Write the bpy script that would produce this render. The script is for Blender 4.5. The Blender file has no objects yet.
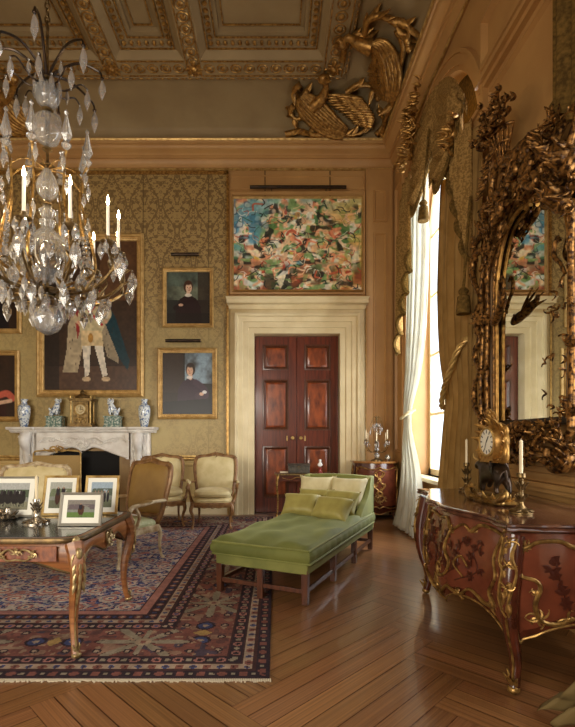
import bpy, math, random
import numpy as np
from mathutils import Vector, Matrix, noise as mnoise
C = bpy.context.scene.collection
S = bpy.context.scene
PI = math.pi
V = Vector
rnd = random.Random(7)

# ---------------------------------------------------------------- camera, world, lights, exposure
F = 470.0; PX0 = 275.0; PY0 = 438.0; EYE = 1.35
cam_d = bpy.data.cameras.new('camera'); cam = bpy.data.objects.new('camera', cam_d); C.objects.link(cam)
cam.location = (0, 0, EYE); cam.rotation_euler = (PI/2, 0, 0)
cam_d.sensor_fit = 'HORIZONTAL'; cam_d.sensor_width = 36; cam_d.lens = F/575*36
cam_d.shift_x = (287.5-PX0)/575; cam_d.shift_y = (PY0-363.5)/575
cam_d.clip_start = .05; cam_d.clip_end = 200
S.camera = cam
S.view_settings.view_transform = 'Standard'; S.view_settings.look = 'None'
S.view_settings.gamma = 1; S.view_settings.use_curve_mapping = False
S.view_settings.exposure = 0.0
S.cycles.use_denoising = True; S.cycles.max_bounces = 8; S.cycles.diffuse_bounces = 4
S.cycles.caustics_reflective = False; S.cycles.caustics_refractive = False
S.cycles.sample_clamp_indirect = 4
w = bpy.data.worlds.new('sky'); S.world = w; w.use_nodes = True
w.node_tree.nodes['Background'].inputs[0].default_value = (.80, .90, 1, 1)
w.node_tree.nodes['Background'].inputs[1].default_value = 2.2

def area(name, loc, rot, sx, sy, power, col, spread=PI):
    d = bpy.data.lights.new(name, 'AREA'); d.shape = 'RECTANGLE'; d.size = sx; d.size_y = sy
    d.energy = power; d.color = col; d.spread = spread
    o = bpy.data.objects.new(name, d); C.objects.link(o); o.location = loc; o.rotation_euler = rot; return o
# daylight through the two tall windows on the right
area('daylight_far_window', (2.9, 6.15, 3.0), (0, PI/2, 0), 4.4, 2.6, 330, (.93, .96, 1))
area('daylight_near_window', (2.9, 1.6, 3.0), (0, PI/2, 0), 4.4, 2.6, 210, (1, .96, .90))
# added warm fill light behind the camera, where the wall has no opening
area('fill_rear', (-2.9, -2.85, 1.9), (PI/2-.20, 0, -.12), 4.6, 2.8, 360, (1, .93, .80), 2.3)
# faint added fill light in front of the solid left wall
area('fill_left', (-6.2, 3.0, 1.8), (PI/2, 0, -PI/2), 5.5, 2.4, 16, (1, .92, .78), 2.2)

# ---------------------------------------------------------------- helpers
def lin(c):
    return tuple((x/255/12.92 if x/255 <= .04045 else ((x/255+.055)/1.055)**2.4) for x in c)
def L4(c): return (*lin(c), 1)

def mat(name, c1, c2=None, scale=6, rough=.5, metal=0, bump=0, stretch=(1, 1, 1), detail=4, coat=0, sheen=0, trans=0, emit=None,
        estr=0, ior=1.5, alpha=1, lo=.35, hi=.65, bscale=None, attr=None, spec=.5, bdist=.01, uv=False):
    m = bpy.data.materials.new(name); m.use_nodes = True; nt = m.node_tree; N = nt.nodes; K = nt.links
    b = N['Principled BSDF']
    b.inputs['Base Color'].default_value = L4(c1); b.inputs['Roughness'].default_value = rough
    b.inputs['Metallic'].default_value = metal; b.inputs['Coat Weight'].default_value = coat
    b.inputs['Coat Roughness'].default_value = .12
    b.inputs['Sheen Weight'].default_value = sheen; b.inputs['Transmission Weight'].default_value = trans
    b.inputs['IOR'].default_value = ior; b.inputs['Alpha'].default_value = alpha
    b.inputs['Specular IOR Level'].default_value = spec
    if emit: b.inputs['Emission Color'].default_value = L4(emit); b.inputs['Emission Strength'].default_value = estr
    col = None
    if c2 or bump:
        tc = N.new('ShaderNodeTexCoord'); mp = N.new('ShaderNodeMapping'); mp.inputs['Scale'].default_value = stretch
        K.new(tc.outputs['UV' if uv else 'Object'], mp.inputs[0])
        nz = N.new('ShaderNodeTexNoise'); nz.inputs['Scale'].default_value = scale; nz.inputs['Detail'].default_value = detail
        K.new(mp.outputs[0], nz.inputs['Vector'])
    if c2:
        r = N.new('ShaderNodeValToRGB'); r.color_ramp.elements[0].position = lo; r.color_ramp.elements[1].position = hi
        r.color_ramp.elements[0].color = L4(c1); r.color_ramp.elements[1].color = L4(c2)
        K.new(nz.outputs['Fac'], r.inputs[0]); col = r.outputs[0]
    if attr:
        a = N.new('ShaderNodeAttribute'); a.attribute_name = attr
        if col is not None:
            mx = N.new('ShaderNodeMix'); mx.data_type = 'RGBA'; mx.blend_type = 'MULTIPLY'; mx.inputs[0].default_value = 1
            K.new(col, mx.inputs[6]); K.new(a.outputs['Color'], mx.inputs[7]); col = mx.outputs[2]
        else: col = a.outputs['Color']
    if col is not None: K.new(col, b.inputs['Base Color'])
    if bump:
        n2 = nz
        if bscale:
            n2 = N.new('ShaderNodeTexNoise'); n2.inputs['Scale'].default_value = bscale; n2.inputs['Detail'].default_value = 3
            K.new(mp.outputs[0], n2.inputs['Vector'])
        bm_ = N.new('ShaderNodeBump'); bm_.inputs['Strength'].default_value = bump; bm_.inputs['Distance'].default_value = bdist
        K.new(n2.outputs['Fac'], bm_.inputs['Height']); K.new(bm_.outputs[0], b.inputs['Normal'])
    return m

class MB:
    def __init__(s): s.v = []; s.f = []; s.c = []
    def add(s, vs, fs, col=None):
        o = len(s.v); s.v += [tuple(p) for p in vs]; s.f += [tuple(i+o for i in f) for f in fs]
        s.c += [col]*len(fs); return s
    def box(s, x0, y0, z0, x1, y1, z1, rz=0, col=None):
        vs = [(x, y, z) for z in (z0, z1) for y in (y0, y1) for x in (x0, x1)]
        return s.add(vs, [(0, 2, 3, 1), (4, 5, 7, 6), (0, 1, 5, 4), (2, 6, 7, 3), (0, 4, 6, 2), (1, 3, 7, 5)], col)
    def cbox(s, c, h, M=None, col=None):
        """box with centre c, half sizes h and an optional 3x3 rotation"""
        vs = [V((x*h[0], y*h[1], z*h[2])) for z in (-1, 1) for y in (-1, 1) for x in (-1, 1)]
        if M is not None: vs = [M @ p for p in vs]
        return s.add([V(c)+p for p in vs], [(0, 2, 3, 1), (4, 5, 7, 6), (0, 1, 5, 4), (2, 6, 7, 3), (0, 4, 6, 2), (1, 3, 7, 5)], col)
    def loft(s, rings, closed=True, caps=False, loop=False, col=None):
        n = len(rings[0]); vs = [p for r in rings for p in r]; fs = []
        m = len(rings)
        for i in range(m if loop else m-1):
            for j in range(n if closed else n-1):
                a = i*n+j; b = i*n+(j+1) % n; i2 = (i+1) % m
                fs.append((a, b, i2*n+(j+1) % n, i2*n+j))
        if caps:
            fs.append(tuple(range(n))[::-1]); fs.append(tuple((m-1)*n+k for k in range(n)))
        return s.add(vs, fs, col)
    def lathe(s, prof, n=20, c=(0, 0, 0), M=None, sx=1, sy=1, col=None):
        rings = []
        for r, z in prof:
            ring = []
            for k in range(n):
                a = 2*PI*k/n; p = V((r*math.cos(a)*sx, r*math.sin(a)*sy, z))
                if M is not None: p = M @ p
                ring.append(V(c)+p)
            rings.append(ring)
        return s.loft(rings, caps=True, col=col)
    def ell(s, c, r, n=12, m=8, M=None, col=None):
        rx, ry, rz = r; rings = []
        for i in range(m+1):
            t = -PI/2+PI*i/m; cr = max(math.cos(t), .02); rings.append([])
            for k in range(n):
                a = 2*PI*k/n; p = V((rx*cr*math.cos(a), ry*cr*math.sin(a), rz*math.sin(t)))
                if M is not None: p = M @ p
                rings[-1].append(V(c)+p)
        return s.loft(rings, caps=True, col=col)
    def tube(s, pts, r, n=8, closed=False, flat=None, col=None, up=None):
        pts = [V(p) for p in pts]; m = len(pts)
        rs = r if isinstance(r, (list, tuple)) else [r]*m
        if len(rs) != m: rs = list(np.interp(np.linspace(0, 1, m), np.linspace(0, 1, len(rs)), rs))
        rings = []; N = None
        for i, p in enumerate(pts):
            if closed: t = pts[(i+1) % m]-pts[i-1]
            else: t = pts[min(i+1, m-1)]-pts[max(i-1, 0)]
            if t.length < 1e-9: t = V((0, 0, 1))
            t.normalize()
            if N is None:
                N = V(up) if up is not None else (V((0, 0, 1)) if abs(t.z) < .9 else V((1, 0, 0)))
            elif up is not None: N = V(up)
            N = N-t*N.dot(t)
            if N.length < 1e-6: N = t.orthogonal()
            N.normalize(); B = t.cross(N)
            fl = flat or 1
            rings.append([p+N*(rs[i]*fl*math.cos(2*PI*k/n+PI/n))+B*(rs[i]*math.sin(2*PI*k/n+PI/n)) for k in range(n)])
        return s.loft(rings, caps=not closed, loop=closed, col=col)
    def ring(s, x0, z0, x1, z1, prof, f, closed=False, col=None):
        """mitred rectangular moulding; prof = [(inset, relief)...], f maps (u, v, relief) to space"""
        rings = []
        for i, d in prof: rings.append([V(f(x0+i, z0+i, d)), V(f(x1-i, z0+i, d)), V(f(x1-i, z1-i, d)), V(f(x0+i, z1-i, d))])
        return s.loft(rings, loop=closed, col=col)
    def petal(s, p, d, nrm, l, w, t, curl=.3, k=5, n=6):
        p = V(p); d = V(d).normalized(); nrm = V(nrm); nrm = (nrm-d*nrm.dot(d))
        if nrm.length < 1e-5: nrm = d.orthogonal()
        nrm.normalize(); b = d.cross(nrm); rings = []
        for i in range(k):
            u = i/(k-1); q = p+d*(l*u)+nrm*(curl*l*u*u)
            ww = w*math.sin(PI*(.12+.86*u)**.8)+.001; tt = t*(1-.6*u)+.001
            rings.append([q+b*(ww*math.cos(2*PI*j/n))+nrm*(tt*math.sin(2*PI*j/n)) for j in range(n)])
        return s.loft(rings, caps=True)
    def hook(s, p, d, nrm, l, r, turn=2.2, k=6, n=5):
        """tapering leaf tip that curls round in the plane across nrm"""
        p = V(p); d = V(d).normalized(); nrm = V(nrm); nrm = nrm-d*nrm.dot(d)
        if nrm.length < 1e-5: nrm = d.orthogonal()
        nrm.normalize(); b = d.cross(nrm); q = p.copy(); pts = [q.copy()]
        for i in range(k):
            a = turn*((i+.5)/k)**1.6; q = q+(d*math.cos(a)+b*math.sin(a)+nrm*(.25*math.sin(PI*i/k)))*(l/k); pts.append(q.copy())
        return s.tube(pts, [r*.6, r, r*1.05, r*.8, r*.5, r*.75][:k+1] if k == 5 else [r*.6, r*1.05, r, r*.75, r*.45, r*.6], n)
    def drop(s, c, l, r, n=6, top=.3, sy=1):
        """faceted cut crystal pendant hanging from c"""
        c = V(c); z = [0, -.08*l, -l*top, -l*(top+.25), -l]; R = [.15*r, .45*r, .9*r, r, .04*r]
        return s.loft([[c+V((R[i]*math.cos(2*PI*j/n), sy*R[i]*math.sin(2*PI*j/n), z[i])) for j in range(n)] for i in range(5)], caps=True)
    def build(s, name, m, parent=None, smooth=True, ang=.7, bevel=0, sub=0, kind=None, loc=None, solid=0):
        me = bpy.data.meshes.new(name); me.from_pydata(s.v, [], s.f)
        if any(c is not None for c in s.c):
            at = me.attributes.new('tone', 'FLOAT_COLOR', 'CORNER'); out = []
            for fc, c in zip(s.f, s.c):
                c = c or (1, 1, 1); out += [c[0], c[1], c[2], 1]*len(fc)
            at.data.foreach_set('color', out)
        me.materials.append(m)
        if smooth:
            me.polygons.foreach_set('use_smooth', [True]*len(me.polygons))
            me.set_sharp_from_angle(angle=ang)
        me.update()
        o = bpy.data.objects.new(name, me); C.objects.link(o)
        if parent is not None: o.parent = parent
        if loc is not None: o.location = loc
        if bevel:
            b = o.modifiers.new('bevel', 'BEVEL'); b.width = bevel; b.segments = 2; b.limit_method = 'ANGLE'
        if sub:
            b = o.modifiers.new('sub', 'SUBSURF'); b.levels = sub; b.render_levels = sub
        if solid:
            b = o.modifiers.new('solid', 'SOLIDIFY'); b.thickness = solid
        if kind: o['kind'] = kind
        return o

def thing(name, label, cat, loc=(0, 0, 0), rz=0, group=None):
    o = bpy.data.objects.new(name, None); C.objects.link(o); o.empty_display_size = .1
    o.location = loc; o.rotation_euler = (0, 0, rz); o['label'] = label; o['category'] = cat
    if group: o['group'] = group
    return o
def tag(o, label, cat, group=None):
    o['label'] = label; o['category'] = cat
    if group: o['group'] = group
    return o
def dup(root, label=None, loc=None, rz=None):
    def cp(o, par):
        c = o.copy(); C.objects.link(c); c.parent = par
        for ch in list(kids.get(o.name, [])): cp(ch, c)
        return c
    kids = {}
    for o in C.objects:
        if o.parent: kids.setdefault(o.parent.name, []).append(o)
    r = cp(root, None)
    if label: r['label'] = label
    if loc is not None: r.location = loc
    if rz is not None: r.rotation_euler = (0, 0, rz)
    return r
def skin(name, m, pts, edges, rad, parent=None, sub=2, loc=None):
    me = bpy.data.meshes.new(name); me.from_pydata(pts, edges, []); me.materials.append(m)
    o = bpy.data.objects.new(name, me); C.objects.link(o)
    o.modifiers.new('skin', 'SKIN'); sv = me.skin_vertices
    if not sv:
        import bmesh as _b
        bm = _b.new(); bm.from_mesh(me); bm.verts.layers.skin.verify(); bm.to_mesh(me); bm.free(); sv = me.skin_vertices
    for i, r in enumerate(rad):
        sv[0].data[i].radius = (r, r) if not isinstance(r, tuple) else r
    sv[0].data[0].use_root = True
    o.modifiers['skin'].use_smooth_shade = True
    b = o.modifiers.new('sub', 'SUBSURF'); b.levels = sub; b.render_levels = sub
    if parent is not None: o.parent = parent
    if loc is not None: o.location = loc
    return o
def chain(*lists):
    e = []
    for l in lists: e += list(zip(l[:-1], l[1:]))
    return e
def spiral(c, r0, r1, a0, a1, n=14):
    return [(c[0]+(r0+(r1-r0)*i/(n-1))*math.cos(a0+(a1-a0)*i/(n-1)), c[1]+(r0+(r1-r0)*i/(n-1))*math.sin(a0+(a1-a0)*i/(n-1))) for i in range(n)]
def smooth_path(p, n=6):
    """Catmull-Rom through 2-D or 3-D points"""
    P = [V(q) if len(q) == 3 else V((q[0], q[1], 0)) for q in p]; d = len(p[0]); out = []
    P = [P[0]*2-P[1]]+P+[P[-1]*2-P[-2]]
    for i in range(1, len(P)-2):
        for k in range(n):
            t = k/n; a, b, c, e = P[i-1], P[i], P[i+1], P[i+2]
            out.append(.5*((2*b)+(c-a)*t+(2*a-5*b+4*c-e)*t*t+(3*b-a-3*c+e)*t**3))
    out.append(P[-2]); return [V(q) if d == 3 else tuple(q[:d]) for q in out]
def at(px, py, y):            # picture point to a place on the plane at depth y
    return V(((px-PX0)/F*y, y, EYE-(py-PY0)/F*y))
def fl(px, py, z=0):          # picture point to a place on the horizontal plane z
    y = F*(EYE-z)/(py-PY0); return V(((px-PX0)/F*y, y, z))

# ---------------------------------------------------------------- materials
GILT = mat('gilt', (194, 148, 78), (126, 88, 42), 22, .38, .65, .35, bdist=.004)
GILTD = mat('dark_gilt', (164, 118, 62), (58, 36, 18), 34, .40, .7, .6, lo=.40, hi=.60, bdist=.008)
GILTP = mat('pale_gilt', (214, 180, 112), (166, 128, 70), 14, .40, .5, .2, bdist=.004)
FRAMEG = mat('frame_gilding', (216, 178, 112), (186, 146, 84), 12, .42, .35, .2, bdist=.004)
BRASS = mat('old_brass', (142, 116, 74), (84, 66, 40), 20, .38, .85, .2)
BRONZE = mat('dark_bronze', (34, 26, 20), (62, 44, 28), 18, .3, .6, .15)
SILVER = mat('silver', (205, 195, 178), (130, 120, 104), 25, .25, .95, .2)
CREAM = mat('cream_paint', (212, 184, 124), (198, 168, 108), 3, .42, 0, .05, bscale=40)
CREAML = mat('pale_cream_paint', (226, 208, 166), (212, 192, 148), 3, .4, 0, .05, bscale=40)
TAN = mat('tan_paint', (170, 138, 92), (158, 126, 82), 2, .6)
TAND = mat('ochre_paint', (184, 140, 84), (172, 128, 76), 2, .5)
CEIL = mat('ceiling_paint', (152, 128, 88), (140, 116, 78), 2, .7)
CRYST = mat('crystal', (250, 248, 244), rough=.03, trans=.80, ior=1.5, spec=.8)
CANDLE = mat('candle_wax', (238, 228, 205), rough=.5, emit=(255, 238, 214), estr=.22)  # wax emits faintly, imitating the glow of the flame above it
FLAME = mat('candle_flame', (255, 220, 150), emit=(255, 226, 176), estr=90)
WAX = mat('unlit_wax', (232, 214, 176), rough=.5)
MARBLEW = mat('white_marble', (240, 236, 228), (220, 212, 202), 7, .3, 0, .1, detail=6)
VELVET = mat('green_velvet', (86, 90, 32), (106, 108, 46), 5, .75, 0, .15)
VELVETL = mat('pale_green_velvet', (122, 122, 58), (104, 106, 48), 6, .75, 0, .1)
PILG = mat('olive_silk', (168, 156, 84), (150, 138, 70), 8, .5, 0, .2)
PILC = mat('cream_silk', (226, 214, 172), (212, 198, 150), 9, .5, 0, .2)
DARKWOOD = mat('dark_walnut', (66, 34, 20), (92, 50, 28), 6, .38, 0, .05, stretch=(6, 6, 1), coat=.3)
BLACK = mat('sooty_black', (14, 11, 9), rough=.8)
GLASSM = mat('looking_glass', (226, 226, 216), rough=.015, metal=1)

def wood(name, a, b, c3=None, scale=3, stretch=(1, 14, 1), rough=.3, coat=.4, attr=None, uv=False, band=.0):
    m = mat(name, a, b, scale, rough, 0, .04, stretch, 6, coat, attr=attr, uv=uv, lo=.3, hi=.7)
    return m
MAHOG = wood('mahogany', (112, 46, 22), (72, 26, 12), stretch=(12, 12, 1))
MAHOGF = wood('flame_mahogany', (156, 76, 34), (78, 28, 12), scale=4, stretch=(3, 3, 1.2))
DRAWW = wood('drawer_veneer', (142, 80, 42), (92, 44, 22), scale=5, stretch=(9, 9, 5), rough=.42, coat=.08)
TULIP = wood('tulipwood', (160, 104, 56), (112, 64, 32), scale=5, stretch=(1, 1, 8), rough=.42, coat=.08)
KINGW = wood('kingwood', (92, 42, 26), (58, 26, 16), scale=6, stretch=(2, 2, 2), rough=.26)
MARQ = wood('marquetry_ground', (118, 60, 40), (86, 42, 28), scale=5, stretch=(2, 2, 2), rough=.24)
MARQD = mat('marquetry_flowers', (66, 28, 18), rough=.35)
OAKF = wood('oak_parquet', (160, 112, 70), (116, 76, 46), scale=7, stretch=(16, .9, 1), rough=.32, coat=.35, attr='tone', uv=True)
CHAIRW = mat('painted_chair_wood', (206, 188, 152), (150, 118, 76), 14, .42, 0, .2)
CHAIRB = mat('worn_gilt_wood', (150, 110, 66), (110, 74, 40), 14, .42, .15, .2)
UPH = mat('pale_gold_silk', (216, 198, 148), (200, 180, 126), 8, .55, 0, .15)
UPHG = mat('pale_green_damask', (190, 192, 150), (168, 172, 128), 30, .55, 0, .1)
UPHO = mat('old_gold_leather', (150, 116, 58), (136, 102, 48), 6, .5, 0, .1)
LEATHER = mat('black_tooled_leather', (26, 28, 28), (38, 38, 36), 10, .22, 0, .05, coat=.4)
PORC = mat('blue_and_white_porcelain', (222, 226, 224), (104, 124, 158), 30, .15, 0, 0, lo=.52, hi=.58, coat=.5)
PORCG = mat('green_glazed_porcelain', (96, 124, 112), (190, 196, 180), 34, .2, 0, 0, lo=.5, hi=.56, coat=.4)
RMARB = mat('brown_marble', (104, 66, 50), (66, 38, 30), 9, .12, 0, 0, detail=8, coat=.5)
SHEER = mat('sheer_cream', (236, 236, 228), (220, 212, 190), 4, .8)
CURT = mat('fawn_silk', (160, 126, 76), (136, 104, 58), 5, .55, 0, .1)
OLIVE = mat('olive_brocade', (160, 126, 74), (126, 96, 52), 44, .55, 0, .3, sheen=.2, lo=.45, hi=.55)
OLIVED = mat('dark_olive_fringe', (120, 92, 46), (80, 60, 30), 30, .7, 0, .3)
for m_, c_ in ((VELVET, (.5, .55, .25)), (VELVETL, (.6, .62, .3)), (PILG, (.7, .65, .4)), (UPH, (.8, .7, .5))):
    m_.node_tree.nodes['Principled BSDF'].inputs['Sheen Weight'].default_value = .35; m_.node_tree.nodes['Principled BSDF'].inputs['Sheen Tint'].default_value = (*c_, 1)
for m_ in (OLIVE, OLIVED, CURT, SHEER):
    b_ = m_.node_tree.nodes['Principled BSDF']; b_.inputs['Roughness'].default_value = .95; b_.inputs['Sheen Weight'].default_value = 0; b_.inputs['Specular IOR Level'].default_value = .08
def translucent(m, f):
    nt = m.node_tree; N = nt.nodes; K = nt.links; b = N['Principled BSDF']; out = N['Material Output']
    t = N.new('ShaderNodeBsdfTranslucent'); mx = N.new('ShaderNodeMixShader'); mx.inputs[0].default_value = f
    t.inputs[0].default_value = b.inputs['Base Color'].default_value
    K.new(b.outputs[0], mx.inputs[1]); K.new(t.outputs[0], mx.inputs[2]); K.new(mx.outputs[0], out.inputs[0])
translucent(SHEER, .5); translucent(CURT, .22)

def damask():
    m = mat('gold_damask', (150, 118, 62), rough=.5); nt = m.node_tree; N = nt.nodes; K = nt.links
    b = N['Principled BSDF']; tc = N.new('ShaderNodeTexCoord'); sp = N.new('ShaderNodeSeparateXYZ'); K.new(tc.outputs['Object'], sp.inputs[0])
    def mth(op, a, bb=None):
        n = N.new('ShaderNodeMath'); n.operation = op
        for i, x in enumerate((a, bb)):
            if x is None: continue
            if isinstance(x, (int, float)): n.inputs[i].default_value = x
            else: K.new(x, n.inputs[i])
        return n.outputs[0]
    u = mth('PINGPONG', sp.outputs['X'], .29)
    k = mth('FLOOR', mth('DIVIDE', sp.outputs['X'], .58)); off = mth('MULTIPLY', mth('MODULO', mth('ABSOLUTE', k), 2), .0)
    v = mth('MODULO', mth('ADD', sp.outputs['Z'], off), 1.05)
    cb = N.new('ShaderNodeCombineXYZ'); K.new(u, cb.inputs[0]); K.new(v, cb.inputs[1])
    nz = N.new('ShaderNodeTexNoise'); nz.inputs['Scale'].default_value = 17; nz.inputs['Detail'].default_value = 1.5; nz.inputs['Distortion'].default_value = 1.2
    K.new(cb.outputs[0], nz.inputs['Vector'])
    # ogee lattice between the flower heads
    og = mth('ABSOLUTE', mth('SUBTRACT', u, mth('ADD', mth('MULTIPLY', mth('SINE', mth('MULTIPLY', v, 2*PI/1.05)), .11), .145)))
    g1 = mth('LESS_THAN', og, .012); g2 = mth('GREATER_THAN', nz.outputs['Fac'], .51)
    pat = mth('MAXIMUM', g1, g2); pat = mth('MULTIPLY', pat, .75)
    seam = mth('LESS_THAN', mth('PINGPONG', mth('ADD', sp.outputs['X'], .02), .58), .012)
    mx = N.new('ShaderNodeMix'); mx.data_type = 'RGBA'; mx.inputs[6].default_value = L4((166, 136, 82)); mx.inputs[7].default_value = L4((94, 68, 34))
    K.new(pat, mx.inputs[0])
    m2 = N.new('ShaderNodeMix'); m2.data_type = 'RGBA'; m2.inputs[7].default_value = L4((92, 70, 34)); K.new(mx.outputs[2], m2.inputs[6]); K.new(mth('MULTIPLY', seam, .7), m2.inputs[0])
    # stronger light on the lower wall, painted into the cloth colour
    lit_low = N.new('ShaderNodeMapRange'); lit_low.inputs[1].default_value = 4.6; lit_low.inputs[2].default_value = 2.9; K.new(sp.outputs['Z'], lit_low.inputs[0])
    n3 = N.new('ShaderNodeTexNoise'); n3.inputs['Scale'].default_value = 1.6; K.new(tc.outputs['Object'], n3.inputs['Vector'])
    m3 = N.new('ShaderNodeMix'); m3.data_type = 'RGBA'; m3.inputs[7].default_value = L4((186, 164, 108)); K.new(m2.outputs[2], m3.inputs[6])
    K.new(mth('MULTIPLY', mth('MULTIPLY', lit_low.outputs[0], n3.outputs['Fac']), 1.35), m3.inputs[0])
    K.new(m3.outputs[2], b.inputs['Base Color']); return m
DAMASK = damask()
# ---------------------------------------------------------------- room
XL, XR, YF, YB = -6.3, 2.12, -3.0, 8.35
HC = 7.03
back = lambda u, v, d: (u, YB-d, v)
right = lambda u, v, d: (XR-d, u, v)

# floor: large herringbone blocks of three boards each
def floor_():
    mb = MB(); W = .36; n = 4; L = W*n; r = random.Random(3); ca = math.cos(PI/4)
    uvs = []
    def brick(i, j, horiz):
        t0 = r.uniform(.78, 1.08)
        for b in range(3):
            w = W/3; g = .0028
            if horiz: u0, u1, v0, v1 = i*W, i*W+L, j*W+b*w+g, j*W+(b+1)*w-g
            else: u0, u1, v0, v1 = i*W+b*w+g, i*W+(b+1)*w-g, j*W, j*W+L
            P = []
            for (u, v) in ((u0, v0), (u1, v0), (u1, v1), (u0, v1)):
                P.append(((u-v)*ca-2.0, (u+v)*ca-4.0, 0))
            if all(p[0] < XL-.3 or p[0] > XR+1 or p[1] < YF-.3 or p[1] > YB+.7 for p in P): continue
            q = [(min(max(x, XL), XR+.75), min(max(y, YF), YB+.4), z) for x, y, z in P]
            if abs(q[0][0]-q[2][0]) < .02 or abs(q[0][1]-q[2][1]) < .02: continue
            t = t0*r.uniform(.86, 1.08); mb.add(q, [(0, 1, 2, 3)], (t, t*r.uniform(.94, 1.02), t*r.uniform(.88, 1.0)))
            ou, ov = r.uniform(0, 50), r.uniform(0, 50)
            d = [(0, 0), (L, 0), (L, w), (0, w)] if horiz else [(0, 0), (0, w), (L, w), (L, 0)]
            uvs.extend([(ov+y_, ou+x_*.12) for x_, y_ in ([(0, 0), (L, 0), (L, w), (0, w)] if horiz else [(0, 0), (0, w), (L, w), (L, 0)])])
    for i in range(-40, 60):
        for j in range(-40, 60):
            s_ = (i-j) % (2*n)
            if s_ == 0: brick(i, j, True)
            elif s_ == 2*n-1: brick(i, j, False)
    o = mb.build('floor', OAKF, smooth=False, kind='structure')
    uv = o.data.uv_layers.new(name='UVMap')
    uv.data.foreach_set('uv', [c for p in uvs for c in p])
    s = MB().box(XL-.1, YF-.1, -.08, XR+.8, YB+.5, -.004); s.build('floor_base', DARKWOOD, smooth=False, kind='structure')
floor_()

# back wall with the door opening
DX0, DX1, DH = -.372, 1.155, 3.20
def back_wall():
    m = MB(); m.box(XL, YB, 0, -.83, YB+.3, HC); m.build('wall_back', DAMASK, smooth=False, kind='structure')
    m = MB(); m.box(-.83, YB, 0, DX0, YB+.3, HC); m.box(DX1, YB, 0, XR+.5, YB+.3, HC); m.box(DX0, YB, DH, DX1, YB+.3, HC)
    m.build('wall_back_panelling', TAND, smooth=False, kind='structure')
    m = MB()   # dado below the damask and its rail, split either side of the chimneypiece
    for x0, x1 in ((XL, -4.45), (-2.18, -.83)):
        m.box(x0, YB-.03, .22, x1, YB, .98)
        nx = max(1, round((x1-x0)/1.3)); w_ = (x1-x0)/nx
        for k in range(nx):
            m.ring(x0+k*w_+.08, .3, x0+(k+1)*w_-.08, .9, [(0, .03), (.012, .05), (.035, .05), (.05, .03)], back)
    m.build('wall_back_dado', CREAM, kind='structure')
    m = MB()
    for x0, x1 in ((XL, -4.45), (-2.18, -.83)):
        prof = [(0, .95), (.04, .95), (.055, .975), (.05, 1.0), (.075, 1.02), (.075, 1.045), (0, 1.045)]
        m.loft([[V((x, YB-.0-d, z)) for d, z in prof] for x in (x0, x1)], caps=True)
    m.build('trim_1', GILTP, kind='structure')
    m = MB()
    prof = [(0, 0), (.055, 0), (.055, .17), (.04, .19), (.03, .22), (0, .22)]
    for x0, x1 in ((XL, -4.45), (-2.18, -.83), (1.62, XR)):
        m.loft([[V((x, YB-d, z)) for d, z in prof] for x in (x0, x1)], caps=True)
    m.build('baseboard_back', CREAML, kind='structure')
    m = MB()   # gilt fillet round the damask
    for x in (-.83, ):
        m.box(x-.03, YB-.03, 1.04, x+.012, YB, 6.08)
    m.box(XL, YB-.03, 6.03, -.83, YB, 6.08)
    m.build('trim_2', GILT, kind='structure')
back_wall()

def casing():
    # stepped architrave, head and cornice around the door
    m = MB(); x0, x1 = DX0, DX1
    P = [(-.004, -.24), (-.004, 0), (-.004, .05), (.09, .05), (.10, .075), (.19, .075), (.20, .10), (.27, .11), (.29, .15), (.33, .15), (.35, .12), (.40, .10), (.44, .05), (.445, 0)]
    rings = []
    for w_, d in P: rings.append([V((x0-w_, YB-d, 0)), V((x0-w_, YB-d, DH+w_)), V((x1+w_, YB-d, DH+w_)), V((x1+w_, YB-d, 0))])
    m.loft(rings, closed=False)
    m.build('trim_3', CREAML, kind='structure')
    m = MB(); prof = [(0, 3.62), (.1, 3.62), (.12, 3.66), (.16, 3.69), (.2, 3.70), (.2, 3.76), (.24, 3.80), (.14, 3.83), (0, 3.84)]
    a, b = x0-.40, x1+.40
    rings = []
    for d, z in prof: rings.append([V((a-d*.35, YB, z)), V((a-d*.35, YB-d, z)), V((b+d*.35, YB-d, z)), V((b+d*.35, YB, z))])
    m.loft(rings, closed=False); m.build('trim_4', CREAML, kind='structure')
    m = MB()   # panel mouldings: around the picture over the door, pilaster and its fields
    m.ring(-.80, 3.88, 1.60, 5.72, [(0, 0), (.01, .05), (.04, .06), (.06, .03), (.075, 0)], back)
    m.ring(-.80, 5.76, 1.60, 6.02, [(0, 0), (.01, .02), (.03, .02), (.04, 0)], back)
    m.box(1.64, YB-.05, .22, 2.06, YB, 6.1)
    for z0, z1 in ((.3, .92), (1.1, 4.98), (5.16, 5.74)):
        m.ring(1.73, z0, 1.98, z1, [(0, .05), (.01, .075), (.03, .075), (.05, .05), (.06, .035)], back)
    for x in (1.62, 2.06):
        m.box(x-.012, YB-.075, .22, x+.012, YB, 6.1)
    m.build('trim_5', TAND, kind='structure')
    m = MB()
    for a_ in (DX0-.455, DX1+.455): m.box(a_-.012, YB-.06, .0, a_+.012, YB, 3.62)
    m.build('trim_6', GILTP, kind='structure')
casing()

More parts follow.
